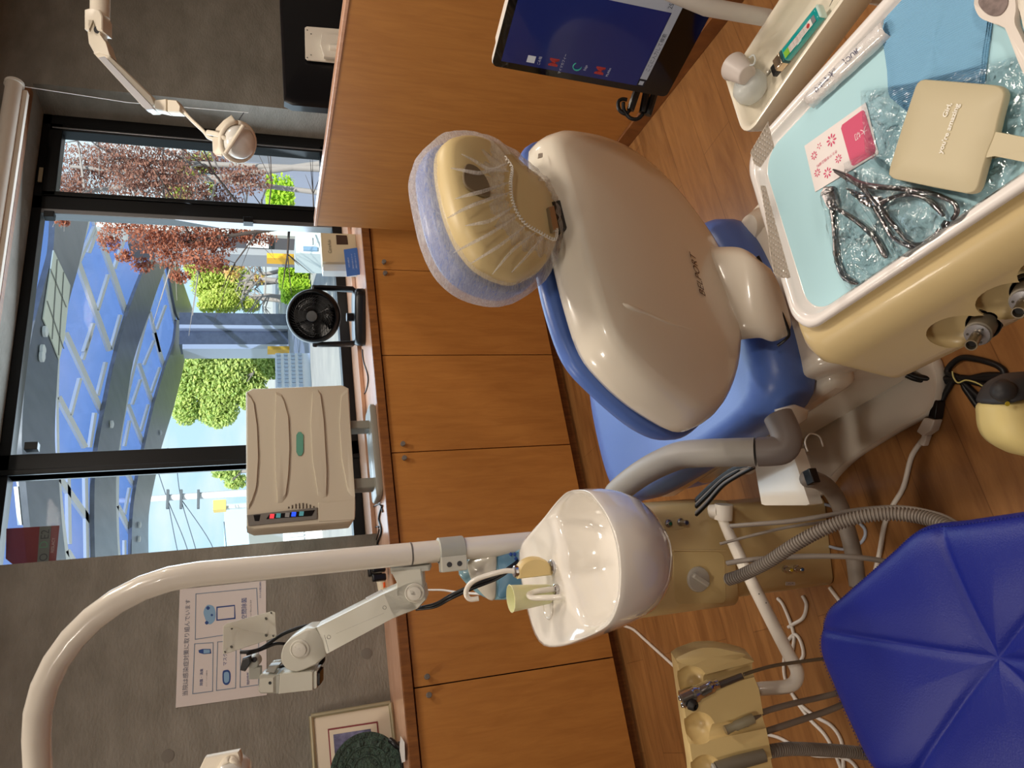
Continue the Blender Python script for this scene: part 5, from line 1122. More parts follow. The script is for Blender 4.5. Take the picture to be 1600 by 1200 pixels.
bm=NB(); tube(bm,catmull([PY(609,1156,3.06),PY(615,1160,3.05),PY(620,1166,3.05),Vector((PY(624,1168,3.05).x,3.06,ZC+.004)),],5),.010,12); obj('stand_hook',bm,black,dk,sharp=60)
q0=Vector((dc.x,3.1,ZC+.006)); bm=NB(); box(bm,q0,(.16,.08,.010)); obj('stand_foot',bm,black,dk,bevel=.003)
bm=NB(); q=[PZ(x,y,ZC+.012) for x,y in ((626,1150),(632,1160),(633,1190),(628,1192),(624,1170))]; plate(bm,q,EZ,.0008,.0002); obj('paper_slip',bm,paper,None,sharp=None,label='white slip of paper on the worktop under the carved disc',cat='paper')
# ------------------------------------------------------------------ overhead lamps
lm_=mat('lamp_cream',(228,218,200),.4); ll_=mat('lamp_silver_side',(196,196,200),.3,metal=.3)
lp=thing('operating_lamp','pale jointed operating lamp hanging before the window beyond the partition','lamp',PD(360,220,2.75))
TL=2.75
def Lp(x,y,t=0): return PD(x,y,TL+t)
def lflat(name,px,th,m,par=lp,t=0,b=.004,cur=0,sharp=40):
    q=[Lp(x,y,t) for x,y in px]; q=catmull(q,cur,True) if cur else q
    bm=NB(); plate(bm,q,FWD,th,b); return obj(name,bm,m,par,sharp=sharp)
bm=NB(); tube(bm,[Lp(158,-60),Lp(156,28)],.034,24); obj('drop_tube',bm,lm_,lp,sharp=60)
lflat('upper_knuckle',((140,22),(150,19),(163,22),(168,32),(168,55),(160,54),(157,38),(145,38),(147,55),(140,52)),.07,lm_)
lflat('link_plate',((144,36),(150,34),(152,38),(152,54),(156,54),(156,38),(160,38),(163,60),(172,72),(178,92),(170,90),(160,86),(153,88),(144,72),(142,55)),.05,lm_)
bm=NB(); cyl(bm,Lp(152,47,-.03),Lp(152,47,.03),.012,16); obj('pivot_pin',bm,greyd,lp)
lflat('spring_arm',((154,89),(166,88),(178,93),(245,158),(250,170),(243,174),(232,174)),.08,lm_,t=.02)
lflat('silver_strip',((156,92),(166,90),(240,168),(243,173),(231,174)),.03,ll_,t=-.05)
lflat('wrist_block',((246,160),(265,158),(265,178),(246,174)),.05,lm_); lflat('wrist_block',((266,159),(280,160),(287,170),(286,179),(266,178)),.05,lm_)
bm=NB(); tube(bm,catmull([Lp(283,170),Lp(300,188),(Lp(318,205)),Lp(325,214),Lp(335,218)],4),[.013]+[.010]*15+[.012],14,flat=.6); obj('thin_arm',bm,lm_,lp,sharp=60)
lflat('back_shield',((362,180),(350,188),(338,201),(332,219),(333,238),(338,243),(347,244),(352,225),(358,208),(372,195)),.012,lm_,t=-.02)
ha=(Lp(397,232)-Lp(345,210)).normalized(); ha=(ha*.8-FWD*.55).normalized(); hc_=Lp(372,222)
bm=NB(); lathe(bm,hc_,ha,((.0,-.035),(.03,-.032),(.058,-.012),(.062,.0),(.060,.018),(.050,.034),(.02,.045),(.0,.046)),40); obj('lamp_head',bm,mat('lamp_glass_white',(226,224,218),.2,coat=.5),lp,sharp=60)
bm=NB(); a1,b1=frame(ha); tube(bm,[hc_-ha*.002+(a1*math.cos(t)+b1*math.sin(t))*.070 for t in [k*math.pi/14 for k in range(29)]],.0085,10); obj('handle_ring',bm,lm_,lp,sharp=180)
bm=NB(); tube(bm,catmull([Lp(325,207,-.03),Lp(340,210,-.05),Lp(352,216,-.05),Lp(362,217,-.03)],4),.010,12); obj('yoke',bm,lm_,lp,sharp=180)
bm=NB(); tube(bm,[Lp(352,240,-.06),Lp(380,196,-.06)],.007,8); obj('cross_strut',bm,lm_,lp)
bm=NB(); tube(bm,[Lp(370,192,0),Lp(381,176,0)],.002,6); obj('thin_rod',bm,greyd,lp)
lp2=thing('operating_lamp','pale operating lamp head partly in view at the far left of the chair pole','lamp',PD(350,1195,1.9))
TL=1.9
lflat('back_shield',((322,1181),(375,1171),(378,1180),(378,1240),(311,1240),(313,1200)),.02,lm_,par=lp2,cur=0,t=.01)
bm=NB(); hc2=Lp(360,1222); tube(bm,[hc2+(RIGHT*math.cos(t)*.060-UP*math.sin(t)*.030)*1.0 for t in [k*math.pi/14 for k in range(29)]],.009,10); obj('handle_ring',bm,lm_,lp2,sharp=180)
bm=NB(); lathe(bm,hc2+FWD*.02,-UP,((.0,-.03),(.055,-.02),(.06,.01),(.045,.035),(.0,.045)),36); obj('lamp_head',bm,MAT['lamp_glass_white'],lp2,sharp=60)
bm=NB(); tube(bm,[Lp(330,1230),Lp(150,1300),Lp(70,1290)],.014,14); obj('hanger_arm',bm,lm_,lp2)
# ------------------------------------------------------------------ second black monitor behind the partition
m2=thing('rear_monitor','back of a black flat monitor on a white bracket above the partition top','monitor',PY(480,80,2.55))
Ym=2.62
q=[PY(x,y,Ym) for x,y in ((437,-80),(437,0),(444,157),(447,162),(560,172),(560,-80))]
bm=NB(); contour(bm,resample(q,60),-EY,((.97,-.045),(1,-.04),(1,-.006),(.99,0),(.95,.012),(.5,.018))); mb2=obj('rear_shell',bm,mat('satin_black',(18,18,22),.28),m2,sharp=40)
q=[PY(x,y,Ym-.03) for x,y in ((476,44),(479,42),(530,46),(530,99),(480,94),(477,91))]; bm=NB(); plate(bm,q,EY,.008,.002); bk2=obj('mount_plate',bm,white,m2)
q=[PY(x,y,Ym-.05) for x,y in ((502,55),(530,56),(530,92),(506,90),(500,72))]; bm=NB(); plate(bm,q,EY,.02,.004); obj('mount_arm',bm,white,m2)
bm=NB(); p=PY(515,75,Ym-.06); tube(bm,[p,p-EZ*.2-EY*.02,Vector((p.x,p.y-.02,1.0)),Vector((p.x,p.y-.02,.0))],.018,14); obj('mount_post',bm,white,m2,sharp=60)
for x,y in ((480,47),(480,90),(486,53),(486,86)):
    p=PY(x,y,Ym-.035); bm=NB(); lathe(bm,p,-EY,((.003,0),(.003,.001)),10); obj('mount_screw',bm,greyd,bk2)
# ================================================================== hoses, assistant holder, stool, floor items
def t_at(p): return proj(p)[2]
SUs=thing('assistant_arm','white tubular arm swinging from the unit column to the cream holder','arm',UB(WU,-.05,.35))
pA0=onfront(1128,800,.02); tA0=t_at(pA0)
bm=NB(); cyl(bm,PD(1108,800,tA0+.03),PD(1126,799,tA0),.018,24); obj('hinge_stub',bm,white,SUs)
bm=NB(); hd=(PD(1126,790,tA0)-PD(1128,815,tA0)).normalized(); cyl(bm,PD(1131,788,tA0),PD(1130,812,tA0),.0215,28); obj('hinge_drum',bm,white,SUs)
apx=[(1127,808,0),(1142,840,-.02),(1170,900,-.06),(1200,960,-.11),(1232,1022,-.16),(1245,1047,-.18),(1243,1064,-.19),(1228,1073,-.19),(1190,1076,-.18),(1165,1080,-.17)]
bm=NB(); ap_=catmull([PD(x,y,tA0+t) for x,y,t in apx],6); n=len(ap_); tube(bm,ap_,[.011+.0035*min(1,i/8) for i in range(n)],22); obj('arm_tube',bm,white,SUs,sharp=60)
tH=tA0-.19
for x,y,t in ((1186,928,-.09),(1197,942,-.10)):
    bm=NB(); lathe(bm,PD(x,y,tA0+t-.0135),-FWD,((.0015,0),(.0015,.0004)),8); obj('set_screw',bm,greyd,SUs)
# holder block
hd_=thing('instrument_holder','cream scalloped holder on the swing arm cradling chrome and grey instruments','instrument holder',PD(1120,1100,tH-.05))
hol=mat('holder_cream',(222,196,138),.38,coat=.1)
TH=tH-.06
def H(x,y,t=0): return PD(x,y,TH+t)
blk=[(1053,1027),(1062,1020),(1090,1010),(1118,1009),(1150,1015),(1170,1021),(1171,1048),(1178,1065),(1184,1100),(1192,1140),(1198,1170),(1204,1205),(1204,1290),(1084,1290),(1078,1200),(1066,1120)]
q=[H(x,y) for x,y in blk]
bm=NB(); contour(bm,resample(q,120),FWD,((.985,-.034),(1,-.028),(1,.03),(.985,.036))); hb2=obj('holder_block',bm,hol,hd_,sharp=35)
cut=[]
for (x0,y0,x1,y1,r) in ((1075,1075,1200,1035,.013),(1087,1148,1215,1118,.013),(1098,1215,1225,1190,.014)):
    def fn(bm,x0=x0,y0=y0,x1=x1,y1=y1,r=r):
        cyl(bm,H(x0-60,y0+14,-.034),H(x1+20,y1,-.034),r*1.15,28)
    def fn2(bm,x0=x0,y0=y0,r=r): lathe(bm,H(x0+6,y0-8,-.040),FWD,[(.034*math.cos(math.radians(a)),.040*math.sin(math.radians(a))) for a in range(-80,91,17)],32)
    cut+= [cutmesh(fn),cutmesh(fn2)]
carve(hb2,cut)
bm=NB(); q=[H(x,y,-.0345) for x,y in ((1056,1030),(1066,1023),(1092,1013),(1118,1012),(1148,1018),(1166,1023),(1140,1035),(1115,1043),(1085,1041),(1066,1037))]; plate(bm,resample(catmull(q,4,True),50),FWD,.002,.0006); obj('end_cap',bm,hol,hd_,sharp=60)
IO=-.012
_H=H
def H(x,y,t=0): return _H(x,y,t+IO)
# air-water syringe
sy=thing('syringe_handpiece','chrome three-way syringe with two buttons resting in the top slot of the holder','handpiece',H(1100,1090,-.05))
bm=NB(); tube(bm,[H(1160,1056,-.035),H(1125,1070,-.037),H(1112,1075,-.038)],[.0062,.007,.0085],20); obj('body',bm,mat('grey_steel',(118,112,108),.3,metal=.8),sy,sharp=60)
bm=NB(); tube(bm,catmull([H(1122,1068,-.04),H(1108,1074,-.042),H(1092,1082,-.042),H(1074,1090,-.042),H(1064,1094,-.042)],4),[.010]*3+[.0145]*6+[.018]*7+[.014],24); hd3=obj('head',bm,chrome,sy,sharp=50)
bm=NB(); lathe(bm,H(1080,1100,-.058),(H(1090,1104,-.06)-H(1078,1096,-.045)).normalized(),((.012,0),(.0095,.010),(.0075,.012),(.006,.012),(.005,.003)),22); obj('nozzle_socket',bm,mat('socket_dark',(40,38,36),.5),hd3)
for x,y in ((1064,1091),(1068,1102)):
    bm=NB(); lathe(bm,H(x,y,-.048),(H(1050,y+2,-.05)-H(1064,y,-.045)).normalized(),((.0048,0),(.0048,.004),(.003,.005)),16); obj('button',bm,chrome,hd3)
# middle: grey valve
vv=thing('suction_valve','small grey suction valve tip in the middle slot of the holder','suction tip',H(1140,1138,-.05))
bm=NB(); lathe(bm,H(1134,1141,-.04),(H(1128,1144,-.043)-H(1160,1130,-.036)).normalized(),((.007,-.062),(.0095,-.062),(.0095,-.022),(.0075,-.018),(.0085,-.005),(.0095,0),(.007,0),(.006,-.01)),24); obj('valve_body',bm,mat('valve_grey_green',(150,142,118),.4),vv)
bm=NB(); ring_=H(1134,1141,-.0405); lathe(bm,ring_,(H(1128,1144,-.043)-H(1160,1130,-.036)).normalized(),((.004,0),(.0088,0),(.0088,.001),(.004,.001)),24); obj('valve_rim',bm,steel,vv)
v3=thing('suction_handpiece','thick grey suction handpiece in the lowest slot of the holder','suction tip',H(1150,1200,-.05))
bm=NB(); tube(bm,[H(1120,1202,-.04),H(1150,1192,-.037),H(1195,1180,-.034)],[.014,.0135,.0125],24); obj('grip',bm,hp_m,v3,sharp=60)
bm=NB(); lathe(bm,H(1116,1204,-.041),(H(1110,1206,-.042)-H(1150,1192,-.037)).normalized(),((.013,-.004),(.0135,0),(.009,.003),(.007,.0)),24); obj('grip_end',bm,grey,v3)
H=_H
# ---- hoses
def hosef(name,lab,px,r,m=hose,grp=None,cor=False,cat='hose',seg=14,pitch=.006):
    pts=[PD(x,y,t) for x,y,t in px]; bm=NB()
    if cor: corr(bm,pts,r,pitch,16)
    else: tube(bm,catmull(pts,8),r,seg)
    return obj(name,bm,m,None,sharp=25 if cor else 180,label=lab,cat=cat,group=grp)
hosef('corrugated_hose','grey corrugated suction hose arching from the unit column down to behind the stool',((1136,906,1.50),(1160,898,1.47),(1200,878,1.42),(1240,852,1.38),(1280,830,1.35),(1320,814,1.33),(1360,805,1.31),(1400,803,1.29),(1440,808,1.26),(1475,820,1.22),(1520,850,1.16),(1570,900,1.10)),.0115,hose,None,True)
hosef('corrugated_hose','grey corrugated hose from the lowest holder slot running behind the stool',((1196,1176,TH-.01),(1215,1172,TH),(1240,1170,TH+.02),(1290,1172,TH+.06),(1340,1176,TH+.08),(1380,1182,TH+.08),(1440,1195,TH+.06)),.0122,hose,None,True)
hosef('smooth_hose','smooth grey hose above the corrugated one crossing the unit column',((1142,822,1.50),(1180,819,1.46),(1230,815,1.43),(1290,806,1.40),(1340,797,1.37),(1400,793,1.33),(1450,800,1.28),(1490,815,1.22),(1530,850,1.15)),.0046)
hosef('smooth_hose','thin grey hose low on the unit column crossing behind the swing arm',((1136,880,1.52),(1170,875,1.49),(1240,870,1.46),(1300,869,1.44),(1350,872,1.42),(1400,880,1.40)),.0052)
hosef('thin_hose','very thin grey hose running up from the hinge across the unit front',((1125,850,1.50),(1170,838,1.48),(1230,824,1.46),(1290,815,1.44),(1330,806,1.42)),.003)
hosef('smooth_hose','double thin hose from the syringe slot passing to the stool',((1162,1054,TH-.03),(1180,1048,TH-.02),(1210,1040,TH),(1250,1034,TH+.02),(1290,1029,TH+.04),(1330,1026,TH+.04)),.0036,mat('hose_olive',(112,100,82),.5))
hosef('smooth_hose','grey hose from the middle valve slot passing to the stool',((1165,1132,TH-.03),(1182,1118,TH-.02),(1200,1110,TH),(1240,1099,TH+.02),(1280,1090,TH+.05),(1320,1080,TH+.06)),.0062)
hosef('smooth_hose','grey hose below the middle one passing from the holder to the stool',((1190,1145,TH+.01),(1215,1137,TH+.01),(1260,1122,TH+.03),(1300,1108,TH+.05),(1340,1090,TH+.06)),.0066)
hosef('supply_hose','thick grey supply hose on the floor from the chair base to the stool',((1262,748,1.50),(1280,752,1.54),(1298,766,1.58),(1312,790,1.61),(1320,815,1.62),(1330,850,1.62),(1336,880,1.62),(1340,915,1.62)),.018)
# beads of the clear strip on the supply hose
# ---- cables on the floor
def fl(name,lab,px,r,m,z=None,grp=None,cat='cable'):
    z=z if z is not None else r
    pts=catmull([PZ(x,y,z+(t[0] if t else 0)) for x,y,*t in px],7); bm=NB(); tube(bm,pts,r,10); return obj(name,bm,m,None,sharp=180,label=lab,cat=cat,group=grp)
fl('floor_cable','white cable on the floor left of the unit column, running to the cream holder',((975,978),(990,984),(1008,1000),(1030,1020),(1052,1040),(1075,1062),(1110,1100)),.0055,cable_w)
fl('floor_cable','white cable curve on the floor from plug along the corrugated hose to the stool',((1448,680),(1425,712),(1412,760),(1395,790),(1382,820),(1375,860),(1366,900)),.0058,cable_w)
fl('floor_cable','white cable looping beside the swing arm end near the stool',((1215,935),(1225,948),(1240,990),(1238,1020),(1240,1040),(1255,1025),(1250,1000),(1240,992),(1228,1010),(1225,1050),(1235,1080),(1262,1120),(1290,1150),(1310,1190),(1325,1240)),.005,cable_w)
fl('floor_cable','white cable hooking out from below the unit column side',((1254,931),(1260,945),(1255,965),(1240,975),(1232,980)),.005,cable_w)
fl('floor_cable','white cable crossing near the lowest corrugated hose beside the stool',((1190,1146),(1215,1152),(1240,1165),(1270,1180),(1310,1182),(1335,1195),(1350,1230)),.005,cable_w)
fl('floor_cable','white twisted cable between the two grey holder hoses and the stool',((1232,1075),(1250,1100),(1275,1120),(1300,1135),(1315,1160),(1318,1200)),.005,cable_w)
fl('floor_cable','pale blue thin cable looping behind the foot of the unit column',((1288,788),(1310,795),(1340,815),(1352,830),(1345,848),(1320,858),(1296,854)),.004,mat('pale_blue_cable',(170,180,198),.4))
fl('floor_cable','white cable from the unit column foot towards the stool edge',((1296,918),(1305,930),(1320,948),(1340,965)),.005,cable_w)
fl('power_cable','black power cable coiled in loops on the floor beside the pedal',((1334,567,.12),(1360,571,.10),(1400,577,.05),(1440,590,.02),(1480,592,.0),(1510,592),(1545,586),(1585,590),(1600,600),(1590,620),(1560,608),(1500,590),(1480,580),(1500,560),(1530,562),(1560,572),(1568,585),(1540,592),(1500,590)),.0065,cable_b)
fl('power_cable','black power cable leading from the coil to the white plug socket',((1400,574,.05),(1425,590,.03),(1460,596,.0),(1500,596),(1510,610),(1540,650),(1565,660),(1550,640),(1520,612),(1495,592),(1480,610),(1472,625)),.0065,cable_b)
tie=fl('cable_tie','thin yellowish tie wire around the black cable coil',((1488,580,.02),(1490,590,.02),(1497,598,.02),(1510,594,.02),(1530,600,.02),(1550,614,.02)),.0016,mat('tie_yellow',(200,190,120),.4),cat='cable tie')
pg=thing('extension_plug','black plug pushed into a white extension socket on the floor','plug',PZ(1463,650,0))
def fseg(name,px,m,z0,z1,par):
    q=[PZ(x,y,z0) for x,y in px]; bm=NB(); loft(bm,[q,[p+EZ*(z1-z0) for p in q]]); return obj(name,bm,m,par,bevel=.003)
fseg('black_plug',((1471,622),(1478,627),(1474,655),(1462,652)),black,.002,.026,pg)
fseg('white_socket',((1457,652),(1474,655),(1468,672),(1455,681),(1445,674)),cable_w,.002,.028,pg)
fseg('strain_relief',((1450,675),(1457,680),(1451,697),(1443,694)),cable_w,.004,.02,pg)
sc2=hosef('sensor_lead','short thin cream lead with connector hanging over the chair base plate',((1262,705,1.45),(1258,690,1.45),(1266,678,1.46),(1280,682,1.47),(1286,697,1.48)),.0016,cable_w,cat='cable')
cbk=thing('black_connector','black connector where the supply hose meets the cable trough','connector',PD(1268,745,1.45)); bm=NB(); box(bm,PD(1268,745,1.46),(.03,.022,.018)); obj('connector_body',bm,black,cbk,bevel=.002)
# cable bundle between chair and unit
bn=thing('cable_bundle','bundle of black and grey cables between chair underside and unit column','cable',Vector((.42,1.62,.2)))
for k in range(9):
    o1=random.uniform(-6,6); o2=random.uniform(-14,14); m_=hose if k in (2,6) else cable_b
    bm=NB(); tube(bm,catmull([PD(1178,728+o1*1.5,1.47),PD(1150,738+o2*.6,1.52),PD(1128,752+o2*.7,1.57),PD(1105,775+o2,1.62),PD(1088,792+o2,1.66)],6),.004,8); obj('cable_run',bm,m_,bn,sharp=180)
# ---- blue and white container behind the bowl
ct=thing('wipes_container','rounded light blue and white container with dark blue clover print behind the bowl','container',PD(790,890,1.85))
TC=1.78
def K(x,y,t=0): return PD(x,y,TC+t)
def kpl(name,px,m,th,t=0,cur=4,b=.006,par=None):
    q=[K(x,y,t) for x,y in px]; q=resample(catmull(q,cur,True),60) if cur else q
    bm=NB(); contour(bm,q,FWD,((.9,-th/2),(.97,-th/2+b*.4),(1,-th/2+b),(1,th/2-b),(.9,th/2))) ; return obj(name,bm,m,par or ct,sharp=60)
kpl('blue_shell',((719,890),(722,878),(732,866),(760,858),(800,850),(850,848),(870,870),(868,905),(820,925),(775,929),(758,925),(738,912)),mat('container_blue',(150,196,212),.35,coat=.3),.10)
kpl('white_body',((732,870),(752,862),(775,858),(776,890),(775,925),(764,928),(748,912),(738,898)),mat('container_white',(226,220,204),.2,coat=.6),.105,t=-.004)
kpl('print_panel',((778,860),(800,856),(830,858),(832,900),(800,920),(779,925),(780,890)),mat('panel_blue',(96,140,168),.4),.105,t=-.003)
for x,y in ((798,866),(804,866),(806,873)): kpl('clover_print',((x-2.6,y),(x,y-3),(x+2.6,y),(x,y+3)),mat('clover_blue',(36,72,150),.5),.002,t=-.058,b=.0004)
p=K(872,888); bm=NB(); box(bm,Vector((p.x,p.y,p.z-.006)),(.13,.12,.012),(wx,wy,EZ)); obj('rear_shelf',bm,beige,unit,bevel=.003)
bm=NB(); box(bm,Vector((p.x,p.y-.04,p.z-.10)),(.04,.03,.18),(wx,wy,EZ)); obj('shelf_bracket',bm,beige,unit,bevel=.003)
hosef('hanging_cord','thin white cord running behind the monitor arm to the blue container',((664,922,2.6),(690,922,2.4),(720,926,2.1),(750,928,1.9),(785,930,1.85)),.0035,cable_w,cat='cable')
# ---- foot control
ft=thing('foot_control','cream and dark grey handpiece shaped pedal head at the right picture edge','foot control',PZ(1600,650,.1))
TF=1.12
def G(x,y,t=0): return PD(x,y,TF+t)
q=resample(catmull([G(x,y) for x,y in ((1552,628),(1549,650),(1552,672),(1562,690),(1580,704),(1605,714),(1650,715),(1700,690),(1710,650),(1690,620),(1640,612),(1590,620))],5,True),70)
bm=NB(); contour(bm,q,FWD,((.6,-.034),(.85,-.028),(.97,-.014),(1,0),(.97,.03),(.9,.05))); obj('cream_shell',bm,mat('pedal_cream',(236,216,146),.45),ft,sharp=180)
q=resample(catmull([G(x,y,-.004) for x,y in ((1551,632),(1556,612),(1566,598),(1582,588),(1605,580),(1660,585),(1700,600),(1700,622),(1640,622),(1590,622))],5,True),70)
bm=NB(); contour(bm,q,FWD,((.6,-.030),(.86,-.026),(.97,-.014),(1,0),(.97,.03),(.9,.05))); obj('grey_collar',bm,mat('pedal_grey',(58,58,60),.5),ft,sharp=180)
bm=NB(); lathe(bm,G(1570,612,-.022),(-FWD-RIGHT*.4).normalized(),((.017,-.01),(.017,.002),(.014,.009),(.008,.0125),(.0,.014)),28); obj('round_knob',bm,MAT['pedal_grey'],ft,sharp=180)
bm=NB(); lathe(bm,G(1574,631,-.034),-FWD,((.0036,0),(.0036,.0006)),16); obj('yellow_dot',bm,mat('dot_yellow',(214,194,60),.5),ft)
bm=NB(); qf=PZ(1640,640,0); tube(bm,[G(1640,650,.02),Vector((G(1640,650,.02).x,G(1640,650,.02).y,.02))],.02,16); obj('pedal_stem',bm,MAT['pedal_grey'],ft)
bm=NB(); q_=G(1640,650,.02); tube(bm,[Vector((q_.x,q_.y,.0)),Vector((q_.x,q_.y,.03))],.09,32); obj('pedal_foot',bm,MAT['pedal_grey'],ft)
# ---- stool
ZS_=.50
st=thing('stool','bright blue leatherette stool seat with star stitching, bottom right of picture','stool',PZ(1540,1010,0))
spx=[(1593,862),(1560,849),(1533,837),(1508,828),(1487,822),(1462,820),(1445,823),(1433,831),(1407,854),(1360,897),(1310,940),(1294,957),(1285,974),(1282,990),(1284,1010),(1297,1047),(1323,1110),(1347,1160),(1373,1205)]
sc3=PZ(1553,1030,ZS_); sc3=Vector(sc3)
half=[PZ(x,y,ZS_-.012) for x,y in spx]; full=half+[Vector((2*sc3.x-p.x,2*sc3.y-p.y,p.z)) for p in half]
def hull(P):
    P=sorted(P,key=lambda p:(p.x,p.y)); out=[]
    for Q in (P,P[::-1]):
        h=[]
        for p in Q:
            while len(h)>1 and (h[-1].x-h[-2].x)*(p.y-h[-2].y)-(h[-1].y-h[-2].y)*(p.x-h[-2].x)<=0: h.pop()
            h.append(p)
        out+=h[:-1]
    return out
so3=resample(catmull(resample(hull(full),26),6,True),360)
# corners of the seams
corn=[(1283,985),(1467,820),(1373,1300),(1680,890),(1700,1040),(1690,1140)]
cs=[PZ(x,y,ZS_) for x,y in corn]+[]
angs=[]
for p in cs: a=math.atan2(p.y-sc3.y,p.x-sc3.x); angs+= [a]
angs=sorted(set(round(math.remainder(a,2*math.pi),4) for a in angs))
def rlev(s_,dz):
    out=[]
    for p in so3:
        a=math.atan2(p.y-sc3.y,p.x-sc3.x); d_=min(abs(math.remainder(a-b,2*math.pi)) for b in angs)
        r=(p-Vector((sc3.x,sc3.y,p.z))).length*s_; dist=r*math.sin(min(d_,1.4))
        gr=.0045*math.exp(-(dist/.007)**2)*(1 if s_<.98 else .2)+.009*math.exp(-(dist/.035)**2)*min(1,s_*2)*(1-s_*.6)
        cz=.010*math.exp(-(r/.05)**2)
        out.append(Vector((sc3.x+(p.x-sc3.x)*s_,sc3.y+(p.y-sc3.y)*s_,ZS_-.012+dz-(gr if s_<1 else 0)-cz)))
    return out
bm=NB(); loft(bm,[rlev(.9,-.062),rlev(.985,-.055),rlev(1.0,-.04),rlev(1.0,-.004)]+[rlev(s_,d_) for s_,d_ in ((.995,.003),(.985,.008),(.965,.013),(.93,.018),(.88,.021),(.8,.023),(.7,.024),(.6,.024),(.5,.024),(.4,.023),(.3,.022),(.2,.021),(.12,.020),(.06,.019),(.02,.018))])
blu=mat('royal_blue_leatherette',(15,31,128),.42,bump=(420,.25,.002)); seat3=obj('seat_pad',bm,blu,st,sharp=180)
dk3=mat('stitch_blue',(12,24,96),.6)
def seam(s_,dz): return rlev(s_,dz)
rimp=[p+EZ*.0008 for p in rlev(.972,.0125)]
bm=NB(); n=len(rimp)
fine=resample(rimp,640)
for i in range(0,640,2):
    a,b=fine[i],fine[(i+1)%640]; box(bm,(a+b)/2+EZ*.0006,((b-a).length*.75,.0012,.0010),((b-a).normalized(),EZ.cross((b-a).normalized()),EZ))
obj('edge_stitching',bm,dk3,seat3,sharp=None)
bm=NB(); lathe(bm,(sc3.x,sc3.y,.08),EZ,((.03,0),(.03,.2),(.022,.2),(.022,.36),(.06,.36),(.14,.375)),28); obj('gas_column',bm,chrome,st)
for k in range(5):
    a=2*math.pi*k/5+.3; d_=Vector((math.cos(a),math.sin(a),0)); bm=NB(); tube(bm,[Vector((sc3.x,sc3.y,.10)),Vector((sc3.x,sc3.y,.07))+d_*.26],[.022,.014],12); lg=obj('leg',bm,chrome,st)
    bm=NB(); c_=Vector((sc3.x,sc3.y,.028))+d_*.26; cyl(bm,c_-Vector((-d_.y,d_.x,0))*.02,c_+Vector((-d_.y,d_.x,0))*.02,.027,20); obj('castor',bm,black,lg)
# ================================================================== outdoors
random.seed(11)
gmt=mat('pale_paving',(186,184,180),.9,noise_=((160,160,160),.8,(1,1,1),.35,.7))
bm=NB(); bx(bm,-40,90,3.8,120,-.3,-.1); obj('ground',bm,gmt,kind='structure',sharp=None)
road=mat('road_asphalt',(150,152,158),.9)
bm=NB(); q=[PZ(x,y,-.07) for x,y in ((512,560),(505,860),(470,870),(470,560))]; bx(bm,-40,90,44,58,-.12,-.08); obj('road',bm,road,kind='structure',sharp=None)
ZK=5.0
can=thing('glass_canopy','arched steel and blue glass canopy on twin columns outside the window','canopy',PZ(160,600,ZK))
beam_m=mat('canopy_steel',(112,116,126),.38,metal=.35,noise_=((92,96,106),3,(1,.2,1),.3,.7)); pur_m=mat('canopy_light_steel',(204,206,206),.5)
def ribbon(px,par,m,name,z=ZK,th=.10):
    """px: (x,y,width) along a member; built as a solid strip at height z"""
    c_=[Vector((a,b,0)) for a,b,_ in px]; w_=[t for _,_,t in px]; cc_=catmull(c_,5) if len(px)>2 else c_; n=len(cc_)
    L=[];R=[]
    for i,p in enumerate(cc_):
        t=(cc_[min(i+1,n-1)]-cc_[max(i-1,0)]).normalized(); nn=Vector((-t.y,t.x,0)); f=i/(n-1)*(len(w_)-1); k=min(int(f),len(w_)-2); ww=w_[k]+(w_[k+1]-w_[k])*(f-k)
        a=p+nn*ww/2; b=p-nn*ww/2; L.append(PZ(a.x,a.y,z)); R.append(PZ(b.x,b.y,z))
    bm=NB(); rings=[[a,b,b+EZ*th,a+EZ*th] for a,b in zip(L,R)]; loft(bm,rings); return obj(name,bm,m,par,sharp=40)
for px in (((118,300,52),(112,345,52),(104,400,44),(88,460,44),(72,530,46),(64,600,50),(60,690,52),(66,750,52),(72,820,50),(80,890,50),(84,920,50)),
           ((275,350,24),(258,385,24),(238,430,30),(218,485,32),(195,560,28),(180,640,32),(170,697,33),(165,742,33),(165,825,35),(168,890,37),(170,920,38)),
           ((284,500,16),(282,535,20),(272,576,28),(256,635,31),(240,695,26),(230,742,27),(220,804,25),(219,885,27),(220,920,27)),
           ((264,380,10),(268,400,14),(276,440,19),(288,485,26),(294,500,22))): ribbon(px,can,beam_m,'beam')
